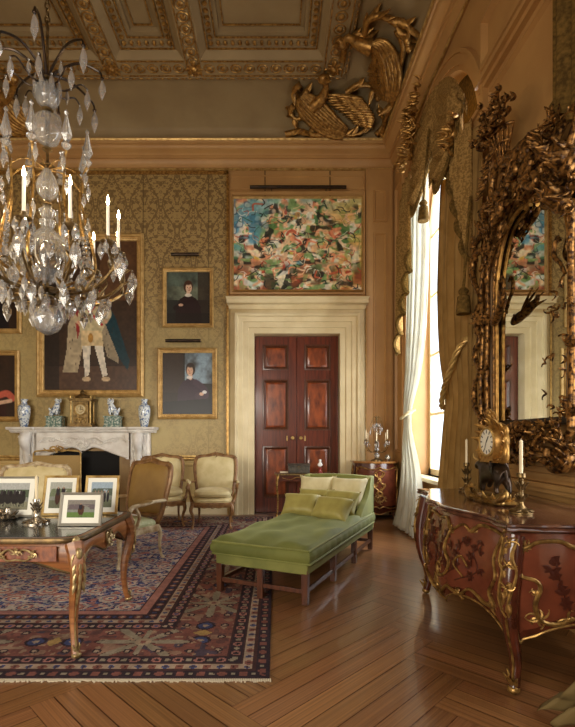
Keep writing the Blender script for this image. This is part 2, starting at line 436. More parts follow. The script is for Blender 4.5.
def doors():
    yd = YB+.16
    for k, (a, b) in enumerate(((DX0+.012, .388), (.394, DX1-.012))):
        root = MB()
        w = b-a; st = .14
        zs = [(.27, 1.20), (1.49, 2.41), (2.58, 3.04)]
        # stiles and rails
        root.box(a, yd, .01, a+st, yd+.05, DH-.01); root.box(b-st, yd, .01, b, yd+.05, DH-.01)
        zz = [.01]+[z for p in zs for z in p]+[DH-.01]
        for i in range(0, len(zz), 2): root.box(a+st, yd, zz[i], b-st, yd+.05, zz[i+1])
        o = root.build('door_%d' % (k+1), MAHOG, bevel=.004, kind='structure')
        for z0, z1 in zs:
            q = MB(); f = lambda u, v, d: (u, yd-d, v)
            q.ring(a+st, z0, b-st, z1, [(0, 0), (.0, .012), (.02, .016), (.045, -.006), (.06, -.02)], f)
            q.build('panel_moulding', DARKWOOD, o)
            q = MB(); q.ring(a+st+.055, z0+.055, b-st-.055, z1-.055, [(0, -.02), (.03, -.004), (.035, -.004)], f)
            q.add([V(f(a+st+.09, z0+.09, -.004)), V(f(b-st-.09, z0+.09, -.004)), V(f(b-st-.09, z1-.09, -.004)), V(f(a+st+.09, z1-.09, -.004))], [(0, 1, 2, 3)])
            q.build('panel', MAHOGF, o)
        hx = (b-.07) if k == 0 else (a+.07)
        for s_ in ((-.0,), ):
            q = MB(); R = Matrix.Rotation(PI/2, 3, 'X')
            q.lathe([(.03, 0), (.03, .006), (.012, .01), (.012, .04), (.03, .05), (.034, .065), (.02, .08), (0.002, .082)], 14, (hx, yd, 1.35), R)
            q.build('knob', GILTP, o)
            q = MB(); q.box(hx+(-.1 if k == 0 else .08)-.012, yd-.01, 1.30, hx+(-.1 if k == 0 else .08)+.012, yd, 1.39); q.ell((hx+(-.1 if k == 0 else .08), yd-.014, 1.35), (.012, .012, .012)); q.build('escutcheon', GILTP, o)
    # reveal lining behind the casing
    m = MB(); m.box(DX0-.02, YB+.22, 0, DX1+.02, YB+.3, DH+.02); m.build('trim_7', DARKWOOD, kind='structure')
doors()

# right wall with two round-headed window openings
WIN = ((1.6, 1.35), (6.15, 1.31)); ZS = 4.5; SILL = .78; T = .42
def right_wall():
    m = MB(); cuts = [YF]
    for yc, R in WIN: cuts += [yc-R, yc+R]
    cuts += [YB]
    for k in range(0, len(cuts), 2): m.box(XR, cuts[k], 0, XR+T, cuts[k+1], HC)
    for yc, R in WIN:
        m.box(XR+.2, yc-R, 0, XR+T, yc+R, SILL)
        A = [PI*i/24 for i in range(25)]
        lo = [(yc-R*math.cos(a), ZS+R*math.sin(a)) for a in A]
        for x in (XR, XR+T):
            m.loft([[V((x, y, z)) for y, z in lo], [V((x, y, HC)) for y, z in lo]], closed=False)
        m.loft([[V((XR, y, z)) for y, z in lo], [V((XR+T, y, z)) for y, z in lo]], closed=False)
    m.build('wall_right', TAND, kind='structure', ang=.5)
    m = MB()
    for yc, R in WIN:   # architrave of the arch and its impost blocks
        for w0, w1, d in ((0, .05, .02), (.05, .16, .04), (.16, .2, .06)):
            pts = []
            ar = [(-(R), SILL-.7)]+[(-R*math.cos(PI*i/24), ZS-0+R*math.sin(PI*i/24)) for i in range(25)]+[(R, SILL-.7)]
            r1 = []; r2 = []
            for i, (yy, zz) in enumerate(ar):
                if i in (0, len(ar)-1): nx, nz = (math.copysign(1, yy), 0)
                else:
                    a = PI*(i-1)/24; nx, nz = -math.cos(a), math.sin(a)
                r1.append((yc+yy+nx*w0, zz+nz*w0)); r2.append((yc+yy+nx*w1, zz+nz*w1))
            m.loft([[V((XR, y, z)) for y, z in r1], [V((XR-d, y, z)) for y, z in r1], [V((XR-d, y, z)) for y, z in r2], [V((XR, y, z)) for y, z in r2]], closed=False)
        for s_ in (-1, 1):
            yj = yc+s_*(R+.08); m.box(XR-.1, yj-.14, ZS-.06, XR, yj+.14, ZS+.06); m.box(XR-.13, yj-.16, ZS+.06, XR, yj+.16, ZS+.10)
    m.build('trim_8', TAND, kind='structure')
    m = MB()   # fields of the pier and spandrels
    p0, p1 = 3.12, 4.62
    m.ring(3.02, 5.04, 4.76, 5.56, [(0, 0), (.01, .05), (.05, .06), (.08, .0)], right)
    for z, d, e in ((4.84, .05, .05), (4.89, .09, .05), (4.94, .05, .03)): m.box(XR-d, 2.96, z, XR, 4.79, z+e)
    m.ring(p0, 1.12, p1, 4.76, [(0, 0), (.01, .03), (.04, .04), (.06, .0)], right)
    m.ring(p0, .26, p1, .86, [(0, 0), (.01, .03), (.04, .04), (.06, .0)], right)
    for z, d in ((.93, .05), (.97, .08), (1.04, .03)): m.box(XR-d, 2.96, z, XR, 4.79, z+.035)
    m.box(XR-.03, 2.96, .0, XR, 4.79, .20); m.box(XR-.05, 2.96, .0, XR, 4.79, .15)
    m.ring(7.72, 1.1, 8.2, 5.7, [(0, 0), (.01, .03), (.04, .04), (.06, .0)], right)
    m.build('trim_9', TAND, kind='structure')
    # gables: sloping mouldings above the pier
    m = MB()
    for (ya, za, yb, zb) in ((2.9, 6.02, 4.55, 5.0),):
        pass
    for k, (yc, R) in enumerate(WIN):
        o = MB(); x0 = XR+T-.1   # window: frame, glazing bars, glass, apron shutters
        R2 = R
        o.box(x0, yc-R2, SILL, x0+.07, yc-R2+.09, ZS); o.box(x0, yc+R2-.09, SILL, x0+.07, yc+R2, ZS)
        o.box(x0, yc-R2, SILL, x0+.07, yc+R2, SILL+.09); o.box(x0, yc-.04, SILL, x0+.06, yc+.04, ZS+R2-.02)
        for z in (1.7, 2.62, 3.54, ZS-.03): o.box(x0+.01, yc-R2, z, x0+.05, yc+R2, z+.04)
        for y in (yc-R2/2, yc+R2/2): o.box(x0+.01, y-.018, SILL, x0+.05, y+.018, ZS+R2*.86)
        o.tube([(x0+.035, yc-(R2-.04)*math.cos(PI*i/20), ZS+(R2-.04)*math.sin(PI*i/20)) for i in range(21)], .045, 6)
        w_ = o.build('window_%d' % (k+1), CREAML, smooth=False, kind='structure')
        bl = MB(); zz = ZS+.6; hw_ = math.sqrt(R*R-.36)
        bl.add([V((XR+.2, yc-hw_+2*hw_*i/20, zz)) for i in range(21)]+[V((XR+.2, yc+R*math.cos(a), ZS+R*math.sin(a))) for a in [math.asin(.6/R)+(PI-2*math.asin(.6/R))*i/20 for i in range(21)]], [tuple(range(42))])
        bl.build('arch_light_block', OLIVED, w_, smooth=False, solid=.02)  # added board in the arch head, keeps window light off the soffit
        s = MB().box(XR-.0, yc-R+.01, SILL-.05, XR+T-.1, yc+R-.01, SILL); s.build('window_sill', CREAML, w_, smooth=False)
right_wall()
m = MB(); m.box(XL-.3, YF, 0, XL, YB, HC); m.build('wall_left', DAMASK, smooth=False, kind='structure')
m = MB(); m.box(XL, YF-.3, 0, XR+.5, YF, HC); m.build('wall_front', TAND, smooth=False, kind='structure')

# cornice, cove, ceiling
def plan(m, prof, col=None):
    m.loft([[V((XL+i, YF+i, z)), V((XR-i, YF+i, z)), V((XR-i, YB-i, z)), V((XL+i, YB-i, z))] for i, z in prof], col=col)
m = MB(); plan(m, [(0, 6.10), (.03, 6.10), (.035, 6.15), (.06, 6.17), (.085, 6.22), (.09, 6.25), (.12, 6.255), (.12, 6.31), (.14, 6.33), (.19, 6.355), (.22, 6.40), (.22, 6.425), (.25, 6.43), (.25, 6.47), (.27, 6.50), (.27, 6.515), (.1, 6.52)])
m.build('trim_10', TAND, kind='structure')
m = MB(); plan(m, [(.25, 6.475), (.262, 6.478), (.275, 6.50), (.262, 6.518), (.24, 6.52)]); plan(m, [(.03, 6.085), (.05, 6.095), (.045, 6.12), (.03, 6.13)]); m.build('trim_11', GILTP, kind='structure')
COVE = [(.17+.86*(1-math.cos(PI/2*i/16)), 6.52+(HC-6.52)*math.sin(PI/2*i/16)) for i in range(17)]
m = MB(); plan(m, COVE); m.build('cove', CEIL, kind='structure', ang=1.2)
m = MB(); m.box(XL-.3, YF-.3, HC+.22, XR+.5, YB+.3, HC+.4)
EX0, EX1, EY0, EY1 = -4.79, 1.06, 1.0, 7.32      # outer edge of the compartmented ceiling
BX = [(-4.79, -4.45), (-2.62, -2.36), (-1.36, -1.10), (.72, 1.06)]
BY = [(1.0, 1.34), (3.95, 4.25), (6.98, 7.32)]
inx = [(BX[i][1], BX[i+1][0]) for i in range(3)]; iny = [(BY[i][1], BY[i+1][0]) for i in range(2)]
for a, b in ((XL+.9, EX0), (EX1, XR-.9)): m.box(a, YF+.9, HC, b, YB-.9, HC+.05)
m.box(EX0, YF+.9, HC, EX1, EY0, HC+.05); m.box(EX0, EY1, HC, EX1, YB-.9, HC+.05)
m.build('ceiling', CEIL, smooth=False, kind='structure')
m = MB(); g = MB(); dn = lambda u, v, d: (u, v, HC-d)
for a, b in BX: m.box(a, EY0, HC-.06, b, EY1, HC+.22)
for a, b in BY:
    for c, d in inx: m.box(c, a, HC-.06, d, b, HC+.22)
m.ring(EX0-.05, EY0-.05, EX1+.05, EY1+.05, [(0, 0), (.0, .04), (.03, .06), (.06, .075), (.07, .05)], dn)
for a, b in inx:
    for c, d in iny:
        m.ring(a, c, b, d, [(0, .06), (.06, .0), (.10, -.02), (.12, -.05), (.22, -.06), (.24, -.09), (.30, -.10), (.31, -.15)], dn)
        m.add([dn(a+.3, c+.3, -.15), dn(b-.3, c+.3, -.15), dn(b-.3, d-.3, -.15), dn(a+.3, d-.3, -.15)], [(0, 1, 2, 3)])
m.build('trim_12', CEIL, kind='structure', ang=.4)
def torus(g, c, R, r, n=12, k=5):
    g.tube([(c[0]+R*math.cos(2*PI*i/n), c[1]+R*math.sin(2*PI*i/n), c[2]) for i in range(n)], r, k, closed=True)
for a, b in BX:
    w_ = (b-a); ny = int((EY1-EY0)/.19)
    for k in range(ny):
        y = EY1-.10-k*.19
        torus(g, ((a+b)/2, y, HC-.062), .078, .012); g.ell(((a+b)/2, y, HC-.06), (.045, .045, .028), 8, 5)
    for x in (a+.03, b-.03): g.box(x-.008, EY0, HC-.072, x+.008, EY1, HC-.055)
for a, b in BY:
    for c, d in inx:
        nx = int((d-c)/.19); st = (d-c)/nx
        for k in range(nx):
            x = c+st*(k+.5); torus(g, (x, (a+b)/2, HC-.062), .078, .012); g.ell((x, (a+b)/2, HC-.06), (.045, .045, .028), 8, 5)
        for y in (a+.03, b-.03): g.box(c, y-.008, HC-.072, d, y+.008, HC-.055)
for a, b in inx:
    for c, d in iny:   # egg-like gilt beads and a gilt fillet inside every compartment
        i = .17; z = HC+.045
        nx = int((b-a-2*i)/.10); ny = int((d-c-2*i)/.10)
        for k in range(nx+1):
            x = a+i+(b-a-2*i)*k/nx
            for y in (c+i, d-i): g.ell((x, y, z), (.032, .04, .035), 6, 4)
        for k in range(ny+1):
            y = c+i+(d-c-2*i)*k/ny
            for x in (a+i, b-i): g.ell((x, y, z), (.04, .032, .035), 6, 4)
        for q, zz in ((.105, .015), (.235, .07), (.36, .142)):
            g.ring(a+q, c+q, b-q, d-q, [(0, -zz), (.0, -zz+.015), (.016, -zz+.015), (.016, -zz)], dn)
for a, b in BX:
    for c, d in BY:   # rosettes where the beams cross
        x, y = (a+b)/2, (c+d)/2; g.ell((x, y, HC-.075), (.06, .06, .045), 10, 6)
        for k in range(8):
            t = PI/4*k; g.petal((x+.03*math.cos(t), y+.03*math.sin(t), HC-.07), (math.cos(t), math.sin(t), 0), (0, 0, -1), .11, .04, .02, .1)
ny = int((EX1-EX0)/.11)
for k in range(ny): g.ell((EX0+.055+k*.11, EY1+.03, HC-.055), (.04, .02, .018), 6, 4)
for k in range(int((EY1-EY0)/.11)): g.ell((EX1+.03, EY0+.055+k*.11, HC-.055), (.02, .04, .018), 6, 4)
g.build('trim_13', GILT, kind='structure')
# ---------------------------------------------------------------- carpet (woven colours as a fine grid)
class Canvas:
    """a small colour raster, kept in sRGB 0..255; (u, v) in 0..1 with v upwards"""
    def __init__(s, w, h, bg): s.w = w; s.h = h; s.a = np.zeros((h, w, 3))+np.array(bg, float); s.U, s.Vv = np.meshgrid((np.arange(w)+.5)/w, (np.arange(h)+.5)/h)
    def mix(s, m, c):
        m = np.clip(m, 0, 1)[..., None]; s.a = s.a*(1-m)+np.array(c, float)*m
    def ell(s, u, v, ru, rv, c, ang=0, soft=.15, al=1):
        asp = s.h/s.w; x = (s.U-u); y = (s.Vv-v)*asp; ca, sa = math.cos(ang), math.sin(ang)
        X = x*ca+y*sa; Y = -x*sa+y*ca; d = np.sqrt((X/ru)**2+(Y/(rv*asp))**2)
        s.mix((1-d)/soft*al if al == 1 else np.clip((1-d)/soft, 0, 1)*al, c)
    def poly(s, P, c, al=1, soft=None):
        n = len(P); ins = np.zeros(s.U.shape, bool)
        for i in range(n):
            (x0, y0), (x1, y1) = P[i], P[(i+1) % n]
            if y0 == y1: continue
            ins ^= ((y0 > s.Vv) != (y1 > s.Vv)) & (s.U < (x1-x0)*(s.Vv-y0)/(y1-y0)+x0)
        s.mix(ins*al, c)
    def stroke(s, P, r, c, al=1):
        for (u, v) in smooth_path(P, 8): s.ell(u, v, r, r*s.w/s.h, c, 0, .4, al)
    def noise(s, amp, sc, seed=0):
        n = vnoise(s.U*sc, s.Vv*sc*s.h/s.w, seed); s.a = np.clip(s.a*(1+amp*(n[..., None]*2-1)), 0, 255)
    def mesh(s, name, m, f, parent=None, W=None):
        """grid of coloured cells; f maps (u, v) to local space"""
        w, h = s.w, s.h; us = np.linspace(0, 1, w+1); vs = np.linspace(0, 1, h+1)
        P = [f(u, v) for v in vs for u in us]
        i = np.arange(h)[:, None]*(w+1)+np.arange(w)[None, :]
        Fc = np.stack([i, i+1, i+w+2, i+w+1], -1).reshape(-1, 4)
        me = bpy.data.meshes.new(name); me.from_pydata([tuple(p) for p in P], [], Fc.tolist())
        x = np.clip(s.a.reshape(-1, 3)/255, 0, 1); L = np.where(x <= .04045, x/12.92, ((x+.055)/1.055)**2.4)
        col = np.ones((w*h, 4, 4), np.float32); col[:, :, :3] = L[:, None, :]
        at_ = me.attributes.new('tone', 'FLOAT_COLOR', 'CORNER'); at_.data.foreach_set('color', col.ravel())
        me.materials.append(m); me.update()
        o = bpy.data.objects.new(name, me); C.objects.link(o)
        if parent is not None: o.parent = parent
        return o
def vnoise(x, y, seed=0):
    r = np.random.RandomState(seed); T = r.rand(64, 64)
    xi = np.floor(x).astype(int); yi = np.floor(y).astype(int); fx = x-xi; fy = y-yi
    fx = fx*fx*(3-2*fx); fy = fy*fy*(3-2*fy); g = lambda a, b: T[a % 64, b % 64]
    return (g(xi, yi)*(1-fx)+g(xi+1, yi)*fx)*(1-fy)+(g(xi, yi+1)*(1-fx)+g(xi+1, yi+1)*fx)*fy
RUGM = mat('carpet_wool', (255, 255, 255), (225, 225, 225), 60, .95, 0, .25, attr='tone', bscale=200, spec=.1)
PAINT = mat('oil_paint', (255, 255, 255), rough=.35, attr='tone', spec=.3)
PRINT = mat('photographic_print', (255, 255, 255), rough=.6, attr='tone', spec=.15)

def carpet():
    x0, x1, y0, y1 = -4.72, -.03, 2.622, 8.02; st = .0115
    w_, h_ = int((x1-x0)/st), int((y1-y0)/st); c = Canvas(w_, h_, (60, 52, 72))
    X = x0+c.U*(x1-x0); Y = y0+c.Vv*(y1-y0)
    dx = np.minimum(X-x0, x1-X); dy = np.minimum(Y-y0, y1-Y); d = np.minimum(dx, dy)
    s = np.where(dx < dy, Y, X)                       # running along the border
    xm = (x0+x1)/2; ym = (y0+y1)/2
    col = lambda *k: np.array(k, float)
    NAVY, CRM, RED, PINK, BLUE, SAGE, BRN = (38, 27, 34), (182, 156, 128), (130, 74, 62), (172, 112, 98), (54, 66, 112), (150, 138, 112), (60, 34, 32)
    def sp(per, tt, r, cc, mask, off=0, asp=1):
        u = ((s+off) % per-per/2)/r; v = (d-tt)/(r*asp); q = np.sqrt(u*u+v*v); c.mix((q < 1)*mask, cc); return q
    # field: dense small flowers on navy
    fld = d > 1.02
    c.mix(fld, (44, 44, 92))
    mx, my = np.abs(X-xm), np.abs(Y-ym)
    n1 = vnoise(mx*26, my*36, 4); n2 = vnoise(mx*40, my*58, 5); n3 = vnoise(mx*7+3, my*7, 6)
    c.mix(fld*(n2 > .58), (184, 164, 160)); c.mix(fld*(n1 > .60), (190, 136, 122)); c.mix(fld*(n1 > .72), (208, 192, 170))
    c.mix(fld*((n2 < .22)), (74, 92, 140)); c.mix(fld*((n3 > .70)*(n1 > .4)), (172, 108, 98)); c.mix(fld*(n1 < .17), (150, 156, 150))
    # diamond lattice of palmettes
    for (ou, ov) in ((0, 0), (.2, .2)):
        u = (mx+ou) % .40-.20; v = (my+ov) % .40-.20; q = np.sqrt(u*u+v*v)*1.5
        c.mix(fld*(q < .085), (186, 116, 102)); c.mix(fld*(q < .055), (214, 196, 170)); c.mix(fld*(q < .025), (60, 60, 100))
        c.mix(fld*(np.abs(q-.125) < .014), (206, 186, 164))
    bands = [(0, .09, NAVY), (.09, .165, CRM), (.165, .26, NAVY), (.26, .67, RED), (.67, .77, NAVY), (.77, .845, CRM), (.845, .94, NAVY), (.94, 1.02, PINK)]
    for a, b, cc in bands: c.mix((d >= a)*(d < b), cc)
    one = lambda a, b: (d >= a)*(d < b)
    sp(.12, .045, .026, RED, one(0, .09)); sp(.12, .045, .014, SAGE, one(0, .09), .06)
    sp(.16, .128, .026, RED, one(.09, .165)); sp(.16, .128, .02, BLUE, one(.09, .165), .08); sp(.08, .128, .008, BRN, one(.09, .165), .04)
    sp(.13, .212, .032, PINK, one(.165, .26)); sp(.13, .212, .016, NAVY, one(.165, .26)); sp(.13, .212, .018, SAGE, one(.165, .26), .065)
    sp(.13, .72, .032, PINK, one(.67, .77)); sp(.13, .72, .015, BLUE, one(.67, .77)); sp(.13, .72, .018, CRM, one(.67, .77), .065)
    sp(.15, .807, .024, RED, one(.77, .845)); sp(.15, .807, .018, BLUE, one(.77, .845), .075)
    sp(.12, .892, .03, RED, one(.845, .94)); sp(.12, .892, .014, CRM, one(.845, .94)); sp(.12, .892, .014, BLUE, one(.845, .94), .06)
    for t in (.09, .165, .26, .67, .77, .845, .94, 1.02): c.mix(np.abs(d-t) < .008, BRN)
    # main border: flowers and long serrated leaves
    mb_ = one(.265, .665); n4 = vnoise(s*13, d*13, 9); n5 = vnoise(s*24, d*24, 12)
    c.mix(mb_*(n5 > .66), (100, 62, 56)); c.mix(mb_*(n4 > .70), (150, 112, 88)); c.mix(mb_*(n4 < .2), (70, 58, 72)); c.mix(mb_*((n5 < .2)), (168, 134, 104))
    per = 1.17
    for off, big in ((0.28, 1), (.28+per/2, 0)):
        u = (s+off) % per-per/2; v = d-.465; q = np.sqrt(u*u+v*v); a = np.arctan2(v, u)
        if big:
            lob = .05+.26*np.abs(np.cos(a*4))**3*np.where(np.abs(np.cos(a)) > .4, 1, .55)
            c.mix(mb_*(q < lob+.014), BRN); c.mix(mb_*(q < lob), SAGE); c.mix(mb_*(q < .05), (176, 150, 118)); c.mix(mb_*(q < .022), RED)
        else:
            for uu in (-.12, .12):
                q2 = np.sqrt((u-uu)**2+(v*1.0)**2); c.mix(mb_*(q2 < .07), NAVY); c.mix(mb_*(q2 < .05), BLUE); c.mix(mb_*(q2 < .022), CRM)
            q3 = np.abs(u)+np.abs(v)*.7; c.mix(mb_*(q3 < .05), (190, 150, 80))
    for t in (.33, .60): sp(.195, t, .03, NAVY, mb_, .05); sp(.195, t, .016, CRM, mb_, .05)
    c.a = c.a*.74+np.array((108, 94, 92))*.26
    c.noise(.10, 90, 3); c.noise(.07, 9, 8)
    o = c.mesh('oriental_carpet', RUGM, lambda u, v: (x0+u*(x1-x0), y0+v*(y1-y0), .012))
    tag(o, 'large red, navy and cream bordered oriental carpet on the parquet', 'carpet')
    e = MB(); e.box(x0, y0, .001, x1, y1, .0112); e.build('pile_edge', mat('carpet_edge', (70, 48, 44), rough=.95), o, smooth=False)
    f = MB(); r = random.Random(2); x = x0
    while x < x1:
        l = r.uniform(.012, .034); f.box(x, y0-l, .002, x+.008, y0+.004, .008); x += .010
    x = x0
    while x < x1:
        l = r.uniform(.012, .03); f.box(x, y1, .002, x+.008, y1+l, .008); x += .012
    q = f.build('fringe', mat('carpet_fringe', (206, 192, 164), rough=.9), o, smooth=False); q['kind'] = 'stuff'
carpet()

BRASS2 = mat('gilt_bronze', (186, 148, 84), (108, 78, 40), 26, .36, .75, .3, bdist=.004)
# ---------------------------------------------------------------- scrollwork helpers for gilt mounts
def scroll(m, f, pts, r, n=6, k=6, flat=.8):
    """tube along a smoothed 2-D trace carried onto a surface by f(u, v)"""
    m.tube([f(*p) for p in smooth_path(pts, k)], r, n)
def rocaille(m, f, u, v, s, rr, n=6, r=rnd):
    """tuft of curled leaf tips around (u, v)"""
    c = V(f(u, v)); a0 = r.uniform(0, 6)
    e1 = (V(f(u+.01, v))-c); e1.normalize(); e2 = (V(f(u, v+.01))-c); e2.normalize(); nn = e1.cross(e2)
    if rr < 0: nn = -nn
    m.ell(c, (s*.20,)*3, 7, 5)
    for i in range(n):
        a = a0+2*PI*i/n+r.uniform(-.4, .4); d = e1*math.cos(a)+e2*math.sin(a)
        m.hook(c, d, nn, s*r.uniform(.8, 1.5), s*.13, r.choice((-1, 1))*r.uniform(1.6, 3.2))

# ---------------------------------------------------------------- bombe commode under the looking glass
def commode():
    L, D, H = .80, .74, .86       # half length, depth, height of the body; local front faces -Y, near end is +X
    t = thing('bombe_commode', 'large bombe commode with flower marquetry, gilt mounts and brown marble top', 'commode', (1.975, 3.25, 0), -PI/2-math.radians(2.0))
    def plan_(q):     # q 0..4 : back corner near, front near corner, front far corner, back corner far (0 near back -> 1 near front -> 3 far front -> 4 far back)
        if q <= 1: u = q; return V((L-.03+.05*math.sin(PI*u)*.5+.03*u, -D*.0-D*.93*u, 0))
        if q >= 3: u = 4-q; return V((-(L-.03+.05*math.sin(PI*u)*.5+.03*u), -D*.93*u, 0))
        u = (q-1)/2; x = L*(1-2*u); return V((x, -D*.93-.10*math.sin(PI*u)**2+.045*math.sin(2*PI*min(u, 1-u)*2)*.6, 0))
    nrm = lambda q: (V((1, 0, 0)) if q < .9 else V((-1, 0, 0)) if q > 3.1 else V((0, -1, 0)) if 1.1 < q < 2.9 else V((.7 if q < 2 else -.7, -.7, 0)))
    def bulge(z):
        u = (z-.20)/(H-.20); u = min(max(u, 0), 1); return .075*math.sin(PI*(u**.75))-.035*(1-u)**2
    def surf(q, z, off=0): return plan_(q)+nrm(q)*(bulge(z)+off)+V((0, 0, z))
    def apron(q):
        if q <= 1: u = q; return .30+.10*math.sin(PI*u)-.08*abs(2*u-1)**6
        if q >= 3: u = 4-q; return .30+.10*math.sin(PI*u)-.08*abs(2*u-1)**6
        u = (q-1)/2; return .33-.11*math.exp(-((u-.5)/.13)**2)+.05*math.sin(PI*u*2)**2-.10*abs(2*u-1)**8
    b = MB(); Q = [4*i/96 for i in range(97)]; rows = []
    for k in range(13):
        rows.append([surf(q, apron(q)+(H-apron(q))*k/12) for q in Q])
    b.loft(rows, closed=False); b.loft([[p+V((0, 0, 0)) for p in rows[-1]], [V((p.x*.9, min(p.y*.9, 0), H)) for p in rows[-1]]], closed=False)
    b.box(-L+.02, -D*.85, .34, L-.02, 0, H-.01)
    b.build('carcase', KINGW, t, ang=1.0)
    # marquetry grounds : front and both ends, a little proud, lighter veneer with dark flowers
    def field(name, q0, q1, z0, z1, parent):
        p = MB(); n = 24; rws = []
        for k in range(9):
            rws.append([surf(q0+(q1-q0)*i/n, max(apron(q0+(q1-q0)*i/n)+.05, z0)+(z1-max(apron(q0+(q1-q0)*i/n)+.05, z0))*k/8, .004) for i in range(n+1)])
        p.loft(rws, closed=False); o = p.build(name, MARQ, parent, ang=1.0)
        fl_ = MB(); r = random.Random(int(q0*10)); f = lambda q, z: surf(q, z, .0055)
        ww = (q1-q0)
        ns = 3 if ww < 1.2 else 7
        for s_ in range(ns):
            x = q0+ww*(.5+(s_-(ns-1)/2)*.72/ns); b0 = q0+ww*(.5+(s_-(ns-1)/2)*.5/ns)
            zb = .46; pts = [(b0, zb), (x-.02*ww, zb+.10), (x+ww*r.uniform(-.05, .05), zb+.2), (x+ww*r.uniform(-.06, .06), H-.13)]
            scroll(fl_, f, pts, .004, 5)
            for k, (u_, z_) in enumerate(smooth_path(pts, 3)[2:]):
                du = r.uniform(-.035, .035)*ww*(1.6 if ww < 1.2 else 1)
                zc_ = min(max(z_+r.uniform(-.02, .02), zb), H-.10); c = f(u_+du, zc_); e1 = V(f(u_+du+.01, zc_))-c; e1.normalize()
                big = k % 3 == 0
                for i in range(6 if big else 3):
                    a = 2*PI*i/6+du*90; fl_.petal(c, e1*math.cos(a)+V((0, 0, math.sin(a))), nrm(q0+ww/2), r.uniform(.026, .04) if big else .045, .014, .0015, 0, 4, 5)
        fl_.build('inlaid_flowers', MARQD, o, ang=1.2)
    field('front_marquetry', 1.05, 2.95, .30, H-.01, t)
    field('end_marquetry', .03, .95, .30, H-.01, t); field('end_marquetry', 3.05, 3.97, .30, H-.01, t)
    # legs
    for q, sx in ((1, 1), (3, -1)):
        lg = MB(); P = []; R = []
        for i in range(13):
            z = H-.02-(H-.05)*i/12; u = 1-z/H
            o_ = bulge(z)*1.0 if z > .3 else bulge(.3)*(z/.3)*1.0-.045*math.sin(PI*(1-z/.3))+.02*(1-z/.3)
            P.append(V((sx*(L+.00+o_*.7), -D*.93-o_*.7, z))); R.append(.052-.026*min(1, max(0, (u-.3)/.6)))
        R[-1] = .03
        lg.tube(P, R, 8, up=(1, 1, 0)); l = lg.build('leg', KINGW, t, ang=1.0)
        g = MB()
        def onleg(u, v, P=P, sx=sx):
            i = min(max((H-.02-v)/(H-.05)*12, 0), 11.99); k = int(i); p = P[k].lerp(P[k+1], i-k); rr = R[k]*1.02
            return p+V((sx*math.cos(u), -math.sin(u), 0))*rr
        for u0, dz in ((.1, 0), (1.5, .03)):
            scroll(g, onleg, [(u0, H-.03), (u0+.35, H-.12-dz), (u0-.2, H-.20), (u0+.3, H-.31-dz), (.8, .46-dz)], [.006, .012, .007, .010, .005], 6)
        for k in range(6): g.petal(onleg(.8+.3*(-1)**k, H-.08-.055*k), (0, 0, -1), (sx, -1, 0), .07, .016, .008, -.05)
        for z in (H-.05, H-.16, H-.28): rocaille(g, onleg, .8, z, .045, 1, 6)
        scroll(g, onleg, [(.8, .42), (.8, .3), (.8, .2), (.8, .08)], [.008, .006, .008], 6)
        g.ell(P[-1]+V((0, 0, .0)), (.034, .034, .028), 10, 6); 
        for i in range(5): g.petal(P[-1]+V((0, 0, .01)), (sx*math.cos(i), -math.sin(i), 1.5), (sx, -1, 0), .09, .014, .01, .1)
        g.build('gilt_mount', BRASS2, l)
    for sx in (1, -1):
        lg = MB(); lg.tube([V((sx*(L-.04), -.04, H-.1)), V((sx*(L-.04), -.04, .3)), V((sx*(L-.06), -.04, .12)), V((sx*(L-.04), -.04, .02))], [.045, .04, .024, .03], 8, up=(1, 0, 0)); lg.build('leg', KINGW, t)
    # gilt bronze cartouches
    g = MB(); f = lambda q, z: surf(q, z, .010)
    for s_ in (1, -1):
        m_ = lambda q: 2+s_*(q)
        scroll(g, f, [(m_(.86), H-.05), (m_(.60), H-.03), (m_(.52), H-.08), (m_(.42), H-.05), (m_(.30), H-.10), (m_(.20), H-.04), (m_(.0), H-.06)], [.010, .013, .008, .013, .009], 7)
        scroll(g, f, [(m_(.86), H-.05), (m_(.80), H-.18), (m_(.86), H-.28), (m_(.78), H-.38), (m_(.84), .42), (m_(.70), .40), (m_(.56), .44), (m_(.44), .38), (m_(.30), .40)], [.012, .008, .014, .009, .012], 7)
        scroll(g, f, [(m_(.30), H-.10), (m_(.26), H-.22), (m_(.34), H-.30), (m_(.30), H-.38), (m_(.18), H-.42), (m_(.14), H-.36), (m_(.20), H-.32)], [.009, .014, .009, .012, .006], 7)
        scroll(g, f, [(m_(.30), .40), (m_(.18), .34), (m_(.10), .30), (m_(0), .29)], [.008, .016, .012], 7)
        scroll(g, f, [(m_(.50), .50), (m_(.40), .56), (m_(.46), .62), (m_(.54), .57)], [.005, .009, .005], 6)
        for (q, z, sz) in ((.86, H-.05, .05), (.52, H-.07, .045), (.30, H-.10, .04), (.80, .41, .055), (.44, .39, .045), (.2, H-.33, .035)): rocaille(g, f, m_(q), z, sz, 1, 7)
    rocaille(g, f, 2, .33, .09, 1, 9)
    # continuous gilt line on the apron edge
    g.tube([surf(q, apron(q)+.004, .004) for q in Q[4:-4]], .0065, 6)
    g.build('gilt_mounts', BRASS2, t)
